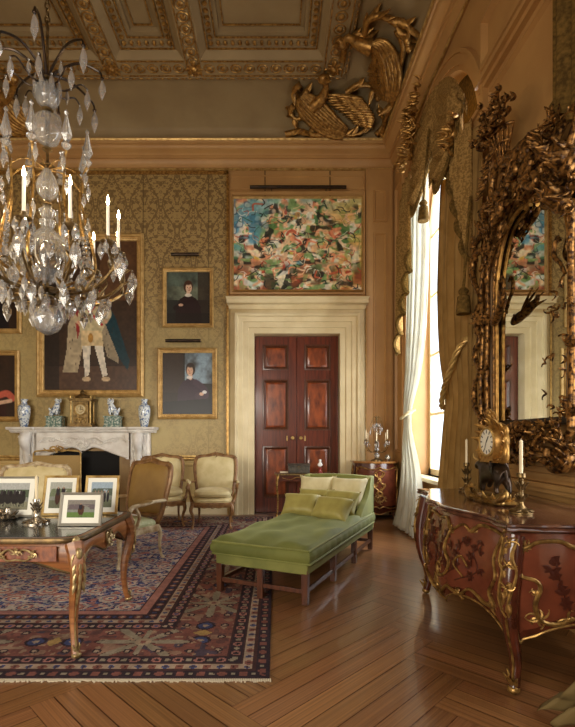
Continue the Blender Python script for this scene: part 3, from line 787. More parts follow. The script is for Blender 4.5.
    for s_ in (1, -1):
        g = MB(); m_ = (lambda q: q) if s_ == 1 else (lambda q: 4-q)
        scroll(g, f, [(m_(.10), H-.07), (m_(.3), H-.045), (m_(.42), H-.075), (m_(.58), H-.075), (m_(.70), H-.045), (m_(.90), H-.07), (m_(.93), H-.2), (m_(.86), H-.27), (m_(.90), H-.36), (m_(.86), .42), (m_(.74), .40), (m_(.62), .43), (m_(.5), .46), (m_(.38), .43), (m_(.2), .41), (m_(.12), .45), (m_(.14), .6), (m_(.10), H-.07)], [.009, .014, .009, .013, .008, .014, .009], 7)
        for (q, z, sz) in ((.9, H-.08, .05), (.12, H-.08, .05), (.42, H-.07, .03), (.86, .43, .06), (.14, .44, .05), (.89, H-.3, .035), (.66, .43, .05)): rocaille(g, f, m_(q), z, sz, 1, 7)
        g.build('gilt_mounts', BRASS2, t)
    # marble slab with moulded edge
    s = MB(); rw = []
    edge = [plan_(q)+nrm(q)*(bulge(H)+.0) for q in Q]
    def grow(p, q, g_):
        c = V((0, -D*.45, 0)); v_ = nrm(q); return V((p.x+v_.x*g_, p.y+v_.y*g_, 0))
    cor = lambda q: .05*math.exp(-((q-1)/.10)**2)+.05*math.exp(-((q-3)/.10)**2)
    for off, z in ((.02, H), (.055, H+.004), (.066, H+.012), (.062, H+.022), (.052, H+.028), (.062, H+.034), (.06, H+.042), (.045, H+.046)):
        rw.append([grow(p, q, off+cor(q)*.6)+V((0, 0, z)) for p, q in zip(edge, Q)])
    s.loft(rw, closed=False); top = rw[-1]; n0 = len(top)
    s.loft([top, [V((p.x*.5, p.y*.5, H+.046)) for p in top], [V((p.x*.02, p.y*.02-.0, H+.046)) for p in top]], closed=False)
    s.loft([rw[0], [V((p.x*.5, p.y*.5, H)) for p in rw[0]]], closed=False)
    s.build('marble_top', RMARB, t, ang=.8)
    return H+.046
CH = commode()

# ---------------------------------------------------------------- cabriole leg
def cab(m, base, top, out, r0=.045, r1=.018, n=8, foot=.024, knee=.05, k=12):
    """cabriole leg from top down to base, bowing along out"""
    base, top, out = V(base), V(top), V(out).normalized(); P = []; R = []
    for i in range(k+1):
        u = i/k; p = top.lerp(base, u)+out*(knee*math.sin(PI*min(u/.45, 1))*(1 if u < .45 else 0)-knee*.55*math.sin(PI*max(0, (u-.45)/.55)))
        P.append(p); R.append(r0+(r1-r0)*min(1, u*1.25)**.8)
    R[-1] = foot; P[-1] = P[-1]+out*.012
    m.tube(P, R, n, up=out); return P, R

# ---------------------------------------------------------------- writing table
DT = .745
PALEB = mat('pale_gilt_bronze', (184, 160, 112), (120, 98, 60), 24, .36, .6, .3, bdist=.004); DBR = mat('dark_brass', (104, 82, 48), (74, 56, 34), 20, .4, .7)
def desk():
    x0, x1, y0, y1 = -3.06, -1.20, 2.85, 3.88
    cx, cy = (x0+x1)/2, (y0+y1)/2; hx, hy = (x1-x0)/2, (y1-y0)/2
    t = thing('writing_table', 'large wooden writing table with black leather top and gilt mounts on the carpet', 'desk', (cx, cy, .013)); H = DT-.013
    tp = MB()
    def out_(g_, z):
        P = []
        for i in range(48):
            a = 2*PI*i/48; c_, s_ = math.cos(a), math.sin(a); e = .16
            x = math.copysign(abs(c_)**e, c_)*(hx+.03+g_); y = math.copysign(abs(s_)**e, s_)*(hy+.03+g_)
            P.append(V((x, y, z)))
        return P
    tp.loft([out_(-.06, H-.032), out_(-.02, H-.032), out_(-.01, H-.03), out_(-.01, H-.004), out_(-.02, H-.002), out_(-.05, H-.002)], caps=True)
    o = tp.build('tabletop', TULIP, t)
    e = MB(); e.loft([out_(-.012, H-.034), out_(.004, H-.03), out_(.008, H-.015), out_(.002, H), out_(-.012, H+.001), out_(-.02, H-.004)]); e.build('gilt_edge', DBR, o)
    l = MB(); l.loft([out_(-.045, H-.003), out_(-.045, H+.0015), out_(-.2, H+.0015)], caps=True); l.build('leather_inset', LEATHER, o)
    # serpentine aprons
    a = MB(); n = 48
    def apr(u): return H-.15-.035*math.cos(4*PI*u)*(1)-.045*abs(2*u-1)**5
    def side(p, q, nv, drop=.0):
        rows = []
        for k in range(5):
            rr = []
            for i in range(n+1):
                u = i/n; z0 = apr(u)-drop; z = H-.033-(H-.033-z0)*k/4; bow = .022*math.sin(PI*(k/4)**.8)+.016*math.sin(PI*u)
                rr.append(p.lerp(q, u)+nv*bow+V((0, 0, z)))
            rows.append(rr)
        a.loft(rows, closed=False); return rows[-1]
    c4 = [V((-hx+.03, -hy+.03, 0)), V((hx-.03, -hy+.03, 0)), V((hx-.03, hy-.03, 0)), V((-hx+.03, hy-.03, 0))]
    nv = [V((0, -1, 0)), V((1, 0, 0)), V((0, 1, 0)), V((-1, 0, 0))]; edges = []
    for i in range(4): edges.append(side(c4[i], c4[(i+1) % 4], nv[i]))
    a.build('apron', KINGW if False else TULIP, t, ang=1.0)
    g = MB()
    for ed in edges: g.tube(ed, .008, 6)
    g.build('gilt_apron_line', DBR, t)
    # three drawer fronts with handles on the near and far sides
    for sy, yy in ((-1, -hy+.03-.036), (1, hy-.03+.036)):
        for (a_, b_) in ((-hx+.12, -.34), (-.30, .30), (.34, hx-.12)):
            d = MB(); d.box(a_, yy-.004, H-.145, b_, yy+.004, H-.05); dr = d.build('drawer', DRAWW, t, bevel=.003)
            g = MB(); yq = yy+sy*.014; f = lambda u, v, yq=yq: V((u, yq+sy*.004, v)); c_ = (a_+b_)/2; zc = H-.098
            for s_ in (1, -1):
                scroll(g, f, [(c_+s_*.015, zc+.012), (c_+s_*.04, zc+.03), (c_+s_*.075, zc+.02), (c_+s_*.10, zc-.006), (c_+s_*.085, zc-.02), (c_+s_*.07, zc-.005)], [.005, .007, .004], 6)
                scroll(g, f, [(c_+s_*.09, zc), (c_+s_*.06, zc-.035), (c_, zc-.03)], [.005, .006], 6)
                rocaille(g, f, c_+s_*.10, zc+.008, .03, 1, 6)
            rocaille(g, f, c_, zc+.015, .034, 1, 7); g.ell(f(c_, zc+.015), (.014, .01, .014))
            g.build('gilt_handle', PALEB, dr)
    for s_ in (1, -1):
        g = MB(); f = lambda u, v: V((s_*(hx+.012), u, v))
        rocaille(g, f, 0, H-.10, .07, s_, 9); rocaille(g, f, 0, H-.10, .045, s_, 7)
        for q in (1, -1): scroll(g, f, [(0, H-.06), (q*.05, H-.07), (q*.045, H-.12), (0, H-.16)], [.008, .01, .005], 6)
        g.build('gilt_mask_mount', PALEB, t)
    for i, c_ in enumerate(c4):
        out = V((1 if c_.x > 0 else -1, 1 if c_.y > 0 else -1, 0)).normalized()
        lg = MB(); P, R = cab(lg, (c_.x+out.x*.02, c_.y+out.y*.02, .018), (c_.x, c_.y, H-.04), out, .056, .021, 8, .026, .045)
        l = lg.build('leg', TULIP, t)
        g = MB()
        for k in range(1, 6):
            p = P[k]; g.petal(p+out*(R[k]*.9), (-out.x*.02, -out.y*.02, -1), out, .085, .013*(1-k*.09), .010, -.05)
            if k < 5:
                s2 = V((-out.y, out.x, 0))
                for q in (1, -1): g.petal(p+out*(R[k]*.7)+s2*(q*R[k]*.5), (q*s2.x*.25, q*s2.y*.25, -1), out, .07, .012, .008, -.05)
        g.petal(P[0]+out*.03, (0, 0, 1), out, .05, .03, .016, .1); g.ell(P[1]+out*(R[1]*.8), (.022, .022, .04))
        g.tube([p+out*(R[k]*.93) for k, p in enumerate(P)][4:], [.007, .004, .009], 6)
        g.ell(P[-1], (.03, .03, .02)); 
        for k in range(5):
            a_ = PI*2*k/5; g.petal(P[-1], (math.cos(a_)*.3, math.sin(a_)*.3, 1), (math.cos(a_), math.sin(a_), 0), .07, .014, .008, .1)
        g.build('gilt_mount', PALEB, l)
desk()

# ---------------------------------------------------------------- carved armchairs
def armchair(name, label, loc, rz, woodm, backm, seatm, loose=False, w=.66, bh=1.04, group=None, bw=None):
    """local front faces -Y"""
    t = thing(name, label, 'armchair', loc, rz, group); hw = w/2; sh = .40
    # seat frame
    def srail(g_, z):
        return [V((x*(1+g_), y*(1+g_), z)) for x, y in smooth_path([(-hw+.02, -.27), (-hw*.5, -.315), (0, -.33), (hw*.5, -.315), (hw-.02, -.27), (hw-.04, 0), (hw-.07, .25), (0, .27), (-hw+.07, .25), (-hw+.04, 0), (-hw+.02, -.27)], 4)[:-1]]
    m = MB(); m.loft([srail(-.10, sh-.075), srail(-.01, sh-.075), srail(.02, sh-.04), srail(0, sh-.005), srail(-.10, sh-.003)], caps=True)
    f = lambda u, v: V((u, -.335, v))
    rocaille(m, f, 0, sh-.06, .05, 1, 7)
    for s_ in (1, -1): scroll(m, f, [(s_*.03, sh-.05), (s_*.1, sh-.075), (s_*.18, sh-.06)], [.009, .006], 6)
    m.build('seat_frame', woodm, t)
    for sx in (1, -1):
        lg = MB(); cab(lg, (sx*(hw-.05), -.29, .018), (sx*(hw-.055), -.265, sh-.03), (sx, -1, 0), .034, .014, 8, .02, .035); lg.build('leg', woodm, t)
        lg = MB(); cab(lg, (sx*(hw-.07), .29, .018), (sx*(hw-.09), .235, sh-.03), (sx*.4, 1, 0), .03, .014, 8, .018, .02); lg.build('leg', woodm, t)
    # upholstered seat, domed
    def pad(m, c, ux, uy, un, prof, sq=.35, n=32):
        rings = []
        for g_, h in prof:
            rr = []
            for i in range(n):
                a = 2*PI*i/n; c_, s_ = math.cos(a), math.sin(a)
                rr.append(V(c)+V(ux)*(math.copysign(abs(c_)**sq, c_)*g_)+V(uy)*(math.copysign(abs(s_)**sq, s_)*g_)+V(un)*h)
            rings.append(rr)
        m.loft(rings, caps=True)
    m = MB(); pad(m, (0, -.03, sh-.01), (hw-.05, 0, 0), (0, .27, 0), (0, 0, 1), [(.98, 0), (1, .03), (.93, .06), (.7, .078), (.35, .085), (.05, .086)]); m.build('seat', seatm, t)
    top = sh+.075
    if loose:
        m = MB(); pad(m, (0, -.04, sh+.06), (hw-.055, 0, 0), (0, .27, 0), (0, 0, 1), [(.8, 0), (.97, .02), (1.02, .055), (.97, .09), (.8, .112), (.4, .13), (.05, .132)], .45); m.build('cushion', seatm, t)
        top = sh+.18
    # back: frame in a plane leaning backwards
    lean = math.radians(12); B = V((0, math.sin(lean), math.cos(lean))); Nn = V((0, -math.cos(lean), math.sin(lean))); O = V((0, .235, sh-.02))
    bl = bh-sh
    out = smooth_path([(-hw+.10, .02), (-hw+.055, .12), (-hw+.02, .32), (-hw-.0, .50), (-hw+.015, bl-.06), (-hw+.07, bl-.02), (-hw*.45, bl-.012), (0, bl+.022), (hw*.45, bl-.012), (hw-.07, bl-.02), (hw-.015, bl-.06), (hw, .50), (hw-.02, .32), (hw-.055, .12), (hw-.10, .02)], 4)
    fb = lambda u, v, d=0: O+V((u, 0, 0))+B*v+Nn*d
    m = MB(); m.tube([fb(*p) for p in out]+[fb(out[0][0], .10)][:0], .026, 8)
    m.tube([fb(-hw+.08, .11), fb(0, .095), fb(hw-.08, .11)], .024, 8)
    fr = lambda u, v: fb(u, v, .022)
    m.tube([fb(p[0]*.945, .02+(p[1]-.02)*.965, .02) for p in out], .008, 6)
    rocaille(m, fr, 0, bl+.015, .055, 1, 7); rocaille(m, fr, 0, bl+.01, .03, 1, 5)
    for s_ in (1, -1):
        scroll(m, fr, [(s_*.03, bl+.018), (s_*.10, bl+.0), (s_*.17, bl-.01)], [.010, .006], 6)
        rocaille(m, fr, s_*(hw-.04), bl-.04, .045, 1, 6)
    m.build('back_frame', bw or woodm, t)
    m = MB(); pad(m, fb(0, bl/2+.055), (hw-.035, 0, 0), B*(bl/2-.065), Nn, [(.6, -.02), (.98, -.015), (1, .01), (.9, .028), (.55, .04), (.1, .044)], .32); m.build('backrest', backm, t)
    # arms
    for sx in (1, -1):
        m = MB()
        P = smooth_path([fb(sx*(hw-.02), .28), V((sx*(hw+.02), .10, sh+.262)), V((sx*(hw+.045), -.04, sh+.25)), V((sx*(hw+.03), -.17, sh+.235)), V((sx*(hw+.035), -.22, sh+.20)), V((sx*(hw+.02), -.205, sh+.19))], 4)
        m.tube(P, [.02, .018, .022, .026, .018], 8)
        m.tube(smooth_path([V((sx*(hw+.03), -.15, sh+.225)), V((sx*(hw+.02), -.09, sh+.13)), V((sx*(hw-.0), -.10, sh+.04)), V((sx*(hw-.03), -.14, sh-.03))], 4), [.02, .017, .02, .027], 8)
        ar = m.build('arm', woodm, t)
        q = MB(); q.tube([V((sx*(hw+.035), .06-.04*k, sh+.272-.004*k)) for k in range(5)], [.012, .024, .027, .024, .012], 8); q.build('arm_pad', backm, ar)
    return t

armchair('carved_armchair', 'armchair with old gold back and green seat drawn up behind the writing table', (-1.64, 5.12, .013), math.radians(-36), CHAIRW, UPHO, UPHG, w=.70, bh=1.10, bw=CHAIRB)
armchair('carved_armchair', 'pale silk armchair with a loose seat cushion, facing out beside the door casing', (-.93, 7.12, .013), math.radians(2), CHAIRB, UPH, UPH, True, .66, 1.10)
armchair('carved_armchair', 'pale silk armchair turned towards the door, half hidden behind the old gold chair', (-1.72, 7.25, .013), math.radians(16), CHAIRB, UPH, UPH, True, .66, 1.08)
armchair('carved_armchair', 'wide cream-backed armchair with white carved frame seen behind the photograph frames', (-3.05, 5.75, .013), math.radians(8), CHAIRW, UPH, UPH, False, .84, 1.02)
# ---------------------------------------------------------------- soft cushions
def cushion(m, c, ux, uy, un, pinch=.80, puff=1.0, n=14):
    """plump square cushion: ux, uy half extents, un half thickness"""
    ux, uy, un, c = V(ux), V(uy), V(un), V(c)
    for sg in (1, -1):
        rows = []
        for j in range(n+1):
            b = -1+2*j/n; rr = []
            for i in range(n+1):
                a = -1+2*i/n
                k = 1-(1-pinch)*(1-b*b)**1*abs(a)**4; l = 1-(1-pinch)*(1-a*a)*abs(b)**4
                h = max(0, (1-a**4)*(1-b**4))**.55*puff
                wr = 1+.06*math.sin(9*a+5*b)*(abs(a*b))
                rr.append(c+ux*(a*k)+uy*(b*l)+un*(sg*h*wr))
            rows.append(rr)
        m.loft(rows, closed=False)

# ---------------------------------------------------------------- daybed
def daybed():
    ang = math.radians(-25.5); t = thing('daybed', 'green velvet daybed with long mattress on dark wooden stretcher legs', 'daybed', (.335, 4.89, 0), ang)
    hw, hl = .43, 1.08     # local: foot end at -Y, head at +Y
    for sx in (1, -1):
        for k in range(4):
            y = -hl+.03+(2*hl-.06)*k/3; m = MB(); s = .027
            zt = .29 if k else .29
            m.loft([[V((sx*(hw-.03)+a*s*q, y+b*s*q, z)) for a, b in ((-1, -1), (1, -1), (1, 1), (-1, 1))] for z, q in ((.013, .9), (zt, 1.05))], caps=True)
            m.build('leg', DARKWOOD, t, bevel=.003)
        m = MB(); m.box(sx*(hw-.03)-.012, -hl+.03, .10, sx*(hw-.03)+.012, hl-.03, .135); m.build('stretcher', DARKWOOD, t, bevel=.002)
    for y in (-hl+.03, hl-.03):
        m = MB(); m.box(-hw+.03, y-.012, .10, hw-.03, y+.012, .135); m.build('stretcher', DARKWOOD, t, bevel=.002)
    m = MB(); s = .025
    m.box(-s, -hl+.03-s, .013, s, -hl+.03+s, .28); m.build('leg', DARKWOOD, t)
    m = MB(); m.box(-hw, -hl, .255, hw, hl, .345); m.build('seat_rail', VELVETL, t, bevel=.012)
    # mattress with a domed, softly quilted top
    m = MB(); n = 26; a, b = hw+.012, 1.0
    def mt(u, v, base):
        e = .09; ed = min(1, (1-abs(u))/e)*1.0; ev = min(1, (1-abs(v))/(e*.45)); s_ = max(0, min(ed, ev)); rd = math.sqrt(max(0, 1-(1-s_)**2))
        q = .022*(1-u*u)**.8*(1-v**4)+.007*math.sin(v*14+u*2)*(1-u*u)+.007*math.sin(v*7-u*9)+.013*math.cos(v*9.3)*math.cos(u*3)-.010*abs(math.sin(u*5+v*3))**6
        return base+(.032+q)*rd
    y0, y1 = -hl-.012, hl-.06
    P = lambda u, v, z: V((u*a, (y0+y1)/2+v*(y1-y0)/2, z))
    vs = [-1+2*j/40 for j in range(41)]; us = [-1+2*i/n for i in range(n+1)]
    us = [math.copysign(abs(x)**.8, x) for x in us]
    m.loft([[P(u, v, mt(u, v, .452)) for u in us] for v in vs], closed=False)
    ed = [(u, -1) for u in us]+[(1, v) for v in vs[1:]]+[(-u, 1) for u in us[1:]]+[(-1, -v) for v in vs[1:-1]]
    rows = []
    for z, g in ((.452, 0), (.445, .012), (.42, .022), (.385, .022), (.355, .008), (.345, -.02)):
        rr = []
        for i, (u, v) in enumerate(ed):
            p = P(u, v, z); wob = .006*math.sin(i*1.9)*(1 if .36 < z < .44 else .2)
            gx = (g+wob) if abs(u) == 1 else 0; gy = (g+wob) if abs(v) == 1 else 0
            rr.append(p+V((math.copysign(gx, u), math.copysign(gy, v), 0)))
        rows.append(rr)
    m.loft(rows); mo = m.build('mattress', VELVET, t, ang=1.2)
    m = MB()
    for z in (.454, .348): m.tube([P(u, v, z)+V((math.copysign(.008, u) if abs(u) == 1 else 0, math.copysign(.008, v) if abs(v) == 1 else 0, 0)) for u, v in ed], .0085, 6, closed=True)
    m.build('piping', VELVETL, mo)
    # head: back and short scooped sides
    def sidep(sx):
        m = MB(); pr = smooth_path([(hl, .26), (hl-.30, .26), (hl-.62, .27), (hl-.64, .36), (hl-.60, .45), (hl-.45, .56), (hl-.30, .64), (hl-.18, .74), (hl-.12, .86), (hl-.04, .885), (hl+.03, .885)], 4)
        pr = [(y, z) for y, z in pr]
        o_ = [V((sx*(hw+.0), y, z)) for y, z in pr]; i_ = [V((sx*(hw-.07), y, z)) for y, z in pr]
        o2 = [V((sx*(hw+.012), y*.998, z-.012)) for y, z in pr]
        m.loft([i_, [p+V((sx*.02, 0, .008)) for p in i_], [p+V((-sx*.02, 0, .008)) for p in o_], o_], closed=True, caps=True)
        m.build('side', VELVETL, t, ang=.9)
    sidep(1); sidep(-1)
    m = MB(); f = lambda u, v, y: V((u, y, v))
    top = [(-hw, .885), (-hw*.5, .90), (0, .905), (hw*.5, .90), (hw, .885)]
    pts = [(-hw, .26), *top, (hw, .26)]
    m.loft([[V((x, y, z)) for x, z in pts] for y in (hl-.06, hl+.03)], closed=True, caps=True)
    m.build('back', VELVETL, t, bevel=.012)
    return t, ang
T_, A_ = daybed()
def on_daybed(x, y, z):
    return V((.335+x*math.cos(A_)-y*math.sin(A_), 4.89+x*math.sin(A_)+y*math.cos(A_), z))
def pillow(label, x, y, z, w, h, th, tilt, yaw, m_):
    m = MB(); ti = math.radians(tilt); w *= 1.12; h *= 1.14; th *= 1.2; x -= .03; y -= .04; z += .005
    cushion(m, (0, 0, 0), (w, 0, 0), (0, math.sin(ti)*h, math.cos(ti)*h), (0, -math.cos(ti)*th, math.sin(ti)*th))
    o = m.build('cushion', m_, None, ang=1.3); o.location = on_daybed(x, y, z+.03); o.rotation_euler = (0, 0, A_+math.radians(yaw)); tag(o, label, 'cushion')
pillow('cream silk cushion leaning in the left corner of the daybed back', -.19, .90, .655, .215, .19, .085, 22, 4, PILC)
pillow('cream silk cushion leaning in the right corner of the daybed back', .21, .88, .655, .215, .19, .085, 24, -6, PILC)
pillow('olive silk cushion, mostly hidden between the left cream and front left cushions', -.13, .68, .575, .20, .14, .075, 30, 2, PILG)
pillow('olive silk cushion squeezed between the right cream and front right cushions', .20, .64, .575, .20, .14, .075, 32, -10, PILG)
pillow('olive green cushion lying at the front left of the daybed pile', -.20, .44, .545, .21, .135, .085, 38, 6, PILG)
pillow('olive green cushion lying at the front right of the daybed pile', .20, .33, .54, .21, .135, .085, 40, -12, PILG)

# ---------------------------------------------------------------- side table by the doors
def side_table():
    t = thing('side_table', 'narrow gilt-edged side table in front of the double doors', 'table', (.50, 7.95, 0)); hx, hy, H = .50, .19, .76
    m = MB(); m.box(-hx, -hy, H-.025, hx, hy, H); o = m.build('tabletop', KINGW, t, bevel=.005)
    g = MB(); f = lambda u, v, d: (u, v, H-.012+d)
    g.ring(-hx-.008, -hy-.008, hx+.008, hy+.008, [(0, -.012), (0, .012), (.008, .014), (.01, -.012)], f, closed=True); g.build('gilt_edge', BRASS, o)
    m = MB(); m.box(-hx+.04, -hy+.03, H-.13, hx-.04, hy-.03, H-.026); m.build('apron', KINGW, t)
    for sx in (-1, 1):
        for sy in (-1, 1):
            l = MB(); cab(l, (sx*(hx-.03), sy*(hy-.03), .012), (sx*(hx-.055), sy*(hy-.045), H-.03), (sx, sy, 0), .026, .011, 8, .016, .025); l.build('leg', BRASS2, t)
    g = MB(); f = lambda u, v: V((u, -hy+.022, v)); rocaille(g, f, 0, H-.08, .05, 1, 7)
    for s_ in (1, -1): scroll(g, f, [(s_*.03, H-.08), (s_*.14, H-.06), (s_*.25, H-.10), (s_*.38, H-.07)], [.008, .006], 6)
    g.build('gilt_mount', GILT, t)
side_table()
BOXM = mat('tortoiseshell_box', (60, 56, 50), (96, 88, 76), 20, .3, .2)
def casket():
    t = thing('casket', 'dark domed casket standing on the side table by the doors', 'box', (.40, 7.92, .762))
    m = MB(); m.box(-.18, -.10, .0, .18, .10, .11); o = m.build('casket_body', BOXM, t, bevel=.01)
    m = MB(); m.loft([[V((x, .105*math.cos(a), .112+.05*math.sin(a))) for a in [PI*k/10 for k in range(11)]] for x in (-.185, -.18, .18, .185)], caps=True); m.build('casket_lid', BOXM, t)
    m = MB(); m.tube([(.02*math.cos(a)+.0, -.108, .10+.02*math.sin(a)) for a in [2*PI*k/12 for k in range(12)]], .004, 6, closed=True); m.build('handle', BRASS, t)
    b = MB(); b.box(-.42, -.08, 0, -.26, .10, .035); o = b.build('book', mat('red_leather_book', (120, 50, 34), rough=.5), None, bevel=.004); o.location = (.50, 7.95, .761)
    q = MB(); q.box(-.415, -.083, .005, -.258, .095, .030); q.build('page_block', mat('paper', (220, 208, 178), rough=.8), o)
    tag(o, 'small red book lying flat at the left end of the side table', 'book')
casket()
def bust():
    RED = mat('red_porphyry', (150, 60, 48), (120, 44, 36), 20, .3)
    t = thing('bust_statuette', 'small white bust on a red socle at the right end of the side table', 'bust', (.76, 7.93, .761))
    m = MB(); m.lathe([(.045, 0), (.045, .015), (.03, .025), (.022, .05), (.028, .075), (.034, .08), (.034, .09)], 16); m.build('socle', RED, t)
    skin('bust', MARBLEW, [(0, 0, .10), (0, .0, .14), (0, 0, .175), (0, -.006, .205), (0, -.004, .235), (-.05, 0, .125), (.05, 0, .125)], [(0, 1), (1, 2), (2, 3), (3, 4), (1, 5), (1, 6)], [.03, .038, .016, .026, .022, .02, .02], t, 2)
bust()

# ---------------------------------------------------------------- corner cabinet
def corner_cabinet():
    H = .93; t = thing('corner_cabinet', 'bow-fronted inlaid cabinet with gilt mounts in the corner behind the daybed', 'cabinet', (1.70, 7.93, 0))
    def pl(q, g=0):      # bowed front from left back round to right back
        pts = smooth_path([(-.35, .33), (-.36, .10), (-.33, -.08), (-.18, -.22), (0, -.27), (.18, -.22), (.31, -.10), (.34, .10), (.33, .33)], 6)
        i = q*(len(pts)-1); k = min(int(i), len(pts)-2); a, b = pts[k], pts[k+1]; p = V((a[0]+(b[0]-a[0])*(i-k), a[1]+(b[1]-a[1])*(i-k), 0))
        d = V((b[0]-a[0], b[1]-a[1], 0)).normalized(); return p+V((d.y, -d.x, 0))*g*1
    Q = [i/60 for i in range(61)]
    bul = lambda z: .02*math.sin(PI*(z-.12)/(H-.12))
    rows = [[pl(q, bul(z))+V((0, 0, z+(0 if z > .2 else .05*(abs(2*q-1)**2)*0-.04*math.exp(-((q-.5)/.08)**2)))) for q in Q] for z in [.14+(H-.14)*k/10 for k in range(11)]]
    m = MB(); m.loft(rows, closed=False); m.box(-.33, .02, .15, .33, .33, H-.02); m.build('carcase', KINGW, t, ang=1)
    m = MB(); m.loft([[pl(q, .022)+V((0, 0, z)) for q in [.26+.48*i/30 for i in range(31)]] for z in (.24, .4, .6, .8, H-.08)], closed=False); d = m.build('door', MARQ, t, ang=1)
    f = lambda q, z: pl(q, .030+bul(z)*.0)+V((0, 0, z)); g = MB()
    for s_ in (1, -1):
        k = lambda q: .5+s_*q
        scroll(g, f, [(k(.0), H-.06), (k(.08), H-.10), (k(.20), H-.06), (k(.235), H-.14), (k(.22), H-.35), (k(.24), .5), (k(.22), .3), (k(.235), .22), (k(.12), .2), (k(.04), .23), (k(0), .2)], [.008, .011, .007, .010], 7)
        scroll(g, f, [(k(0), H-.10), (k(.05), H-.16), (k(.02), H-.22), (k(.03), H-.14)], [.006, .01, .005], 6)
        scroll(g, f, [(k(.01), .62), (k(.06), .58), (k(.02), .50), (k(-.03), .44), (k(.05), .38), (k(.02), .30)], [.007, .012, .008], 6)
        for (q, z) in ((.22, H-.08), (.225, .24), (.05, .36), (.04, .58), (.235, .5)): rocaille(g, f, k(q), z, .045, 1, 6)
    for z, s_ in ((.68, .06), (.5, .05), (.40, .08), (.32, .06)): rocaille(g, f, .5, z, s_, 1, 7)
    g.build('gilt_mounts', GILT, d)
    g = MB(); f2 = lambda q, z: pl(q, .008+bul(z))+V((0, 0, z))
    for k in (.12, .88):
        for o_ in (-.05, .05): scroll(g, f2, [(k+o_, .2), (k+o_*.6, .4), (k+o_*1.2, .6), (k+o_*.5, .8), (k, H-.04)], [.006, .009, .006], 6)
        for z in (.25, .5, .8): rocaille(g, f2, k, z, .05, 1, 6)
    g.tube([pl(q, .006)+V((0, 0, .145-.04*math.exp(-((q-.5)/.08)**2))) for q in Q], .007, 6)
    g.build('gilt_mounts', GILT, t)
    for q in (.03, .27, .73, .97):
        p = pl(q, -.03); m = MB(); m.tube([V((p.x, p.y, .2)), V((p.x*1.0, p.y, .10)), V((p.x*1.04, p.y*1.04, .015))], [.035, .02, .024], 8); m.build('leg', KINGW, t)
    m = MB(); prof = [(.0, H), (.03, H+.003), (.038, H+.014), (.028, H+.022), (.034, H+.032), (.02, H+.036)]
    rr = [[pl(q, g_)+V((0, 0, z)) for q in Q] for g_, z in prof]
    m.loft(rr, closed=False); m.loft([rr[-1], [V((p.x*.02, .33, p.z)) for p in rr[-1]]], closed=False); m.loft([rr[0], [V((p.x*.02, .33, p.z)) for p in rr[0]]], closed=False)
    m.build('marble_top', mat('yellow_marble', (176, 128, 74), (150, 100, 54), 8, .15, 0, 0, detail=7, coat=.5), t)
    return H+.036
CC = corner_cabinet()
def candelabrum():
    t = thing('candelabrum', 'glittering crystal candelabrum with candles on the corner cabinet', 'candelabrum', (1.70, 7.86, CC+.002))
    m = MB(); m.lathe([(.10, 0), (.10, .012), (.06, .03), (.02, .05), (.014, .12), (.03, .16), (.014, .2), (.01, .42), (.018, .45), (.006, .5), (.012, .66), (.022, .70), (.002, .76)], 16); m.build('stem', BRASS, t)
    for z, r in ((.09, .05), (.19, .045), (.30, .035), (.46, .03), (.60, .035)):
        m = MB(); m.ell((0, 0, z), (r, r, r), 10, 6); m.build('crystal_ball', CRYST, t)
    for k in range(6):
        a = PI*2*k/6+.3; d = V((math.cos(a), math.sin(a), 0)); h = .34 if k % 2 else .30; L = .20 if k % 2 else .17
        m = MB(); P = smooth_path([V((0, 0, .20)), d*(L*.45)+V((0, 0, .14)), d*(L*.95)+V((0, 0, .20)), d*L+V((0, 0, h))], 5); m.tube(P, .006, 6)
        m.lathe([(.004, h-.01), (.03, h), (.034, h+.006), (.012, h+.01), (.014, h+.03), (.010, h+.03)], 10, d*L); ar = m.build('arm', BRASS, t)
        q = MB(); q.lathe([(.009, h+.028), (.009, h+.17), (.004, h+.178)], 8, d*L); q.build('candle', WAX, ar)
        for j in range(3):
            q = MB(); q.drop(d*L+V((.03*math.cos(j*2.1), .03*math.sin(j*2.1), h-.004)), .075, .014); q.build('crystal_drop', CRYST, ar)
    for k in range(14):
        a = PI*2*k/14; z = .62-.05*(k % 3); r = .06+.035*(k % 3)
        m = MB(); m.drop((r*math.cos(a), r*math.sin(a), z), .09, .014); m.build('crystal_drop', CRYST, t)
    m = MB()
    for k in range(7):
        a = PI*2*k/7; m.tube(smooth_path([V((0, 0, .70)), V((.05*math.cos(a), .05*math.sin(a), .74)), V((.09*math.cos(a), .09*math.sin(a), .64)), V((.14*math.cos(a+.3), .14*math.sin(a+.3), .52))], 4), .003, 5)
    m.build('branches', BRASS, t)
candelabrum()
q = MB(); q.lathe([(.03, 0), (.035, .01), (.05, .04), (.05, .07), (.03, .10), (.012, .11)], 14); o = q.build('silver_orb', SILVER); o.location = (1.86, 7.76, CC+.002); tag(o, 'small round silver pot beside the crystal candelabrum', 'pot')

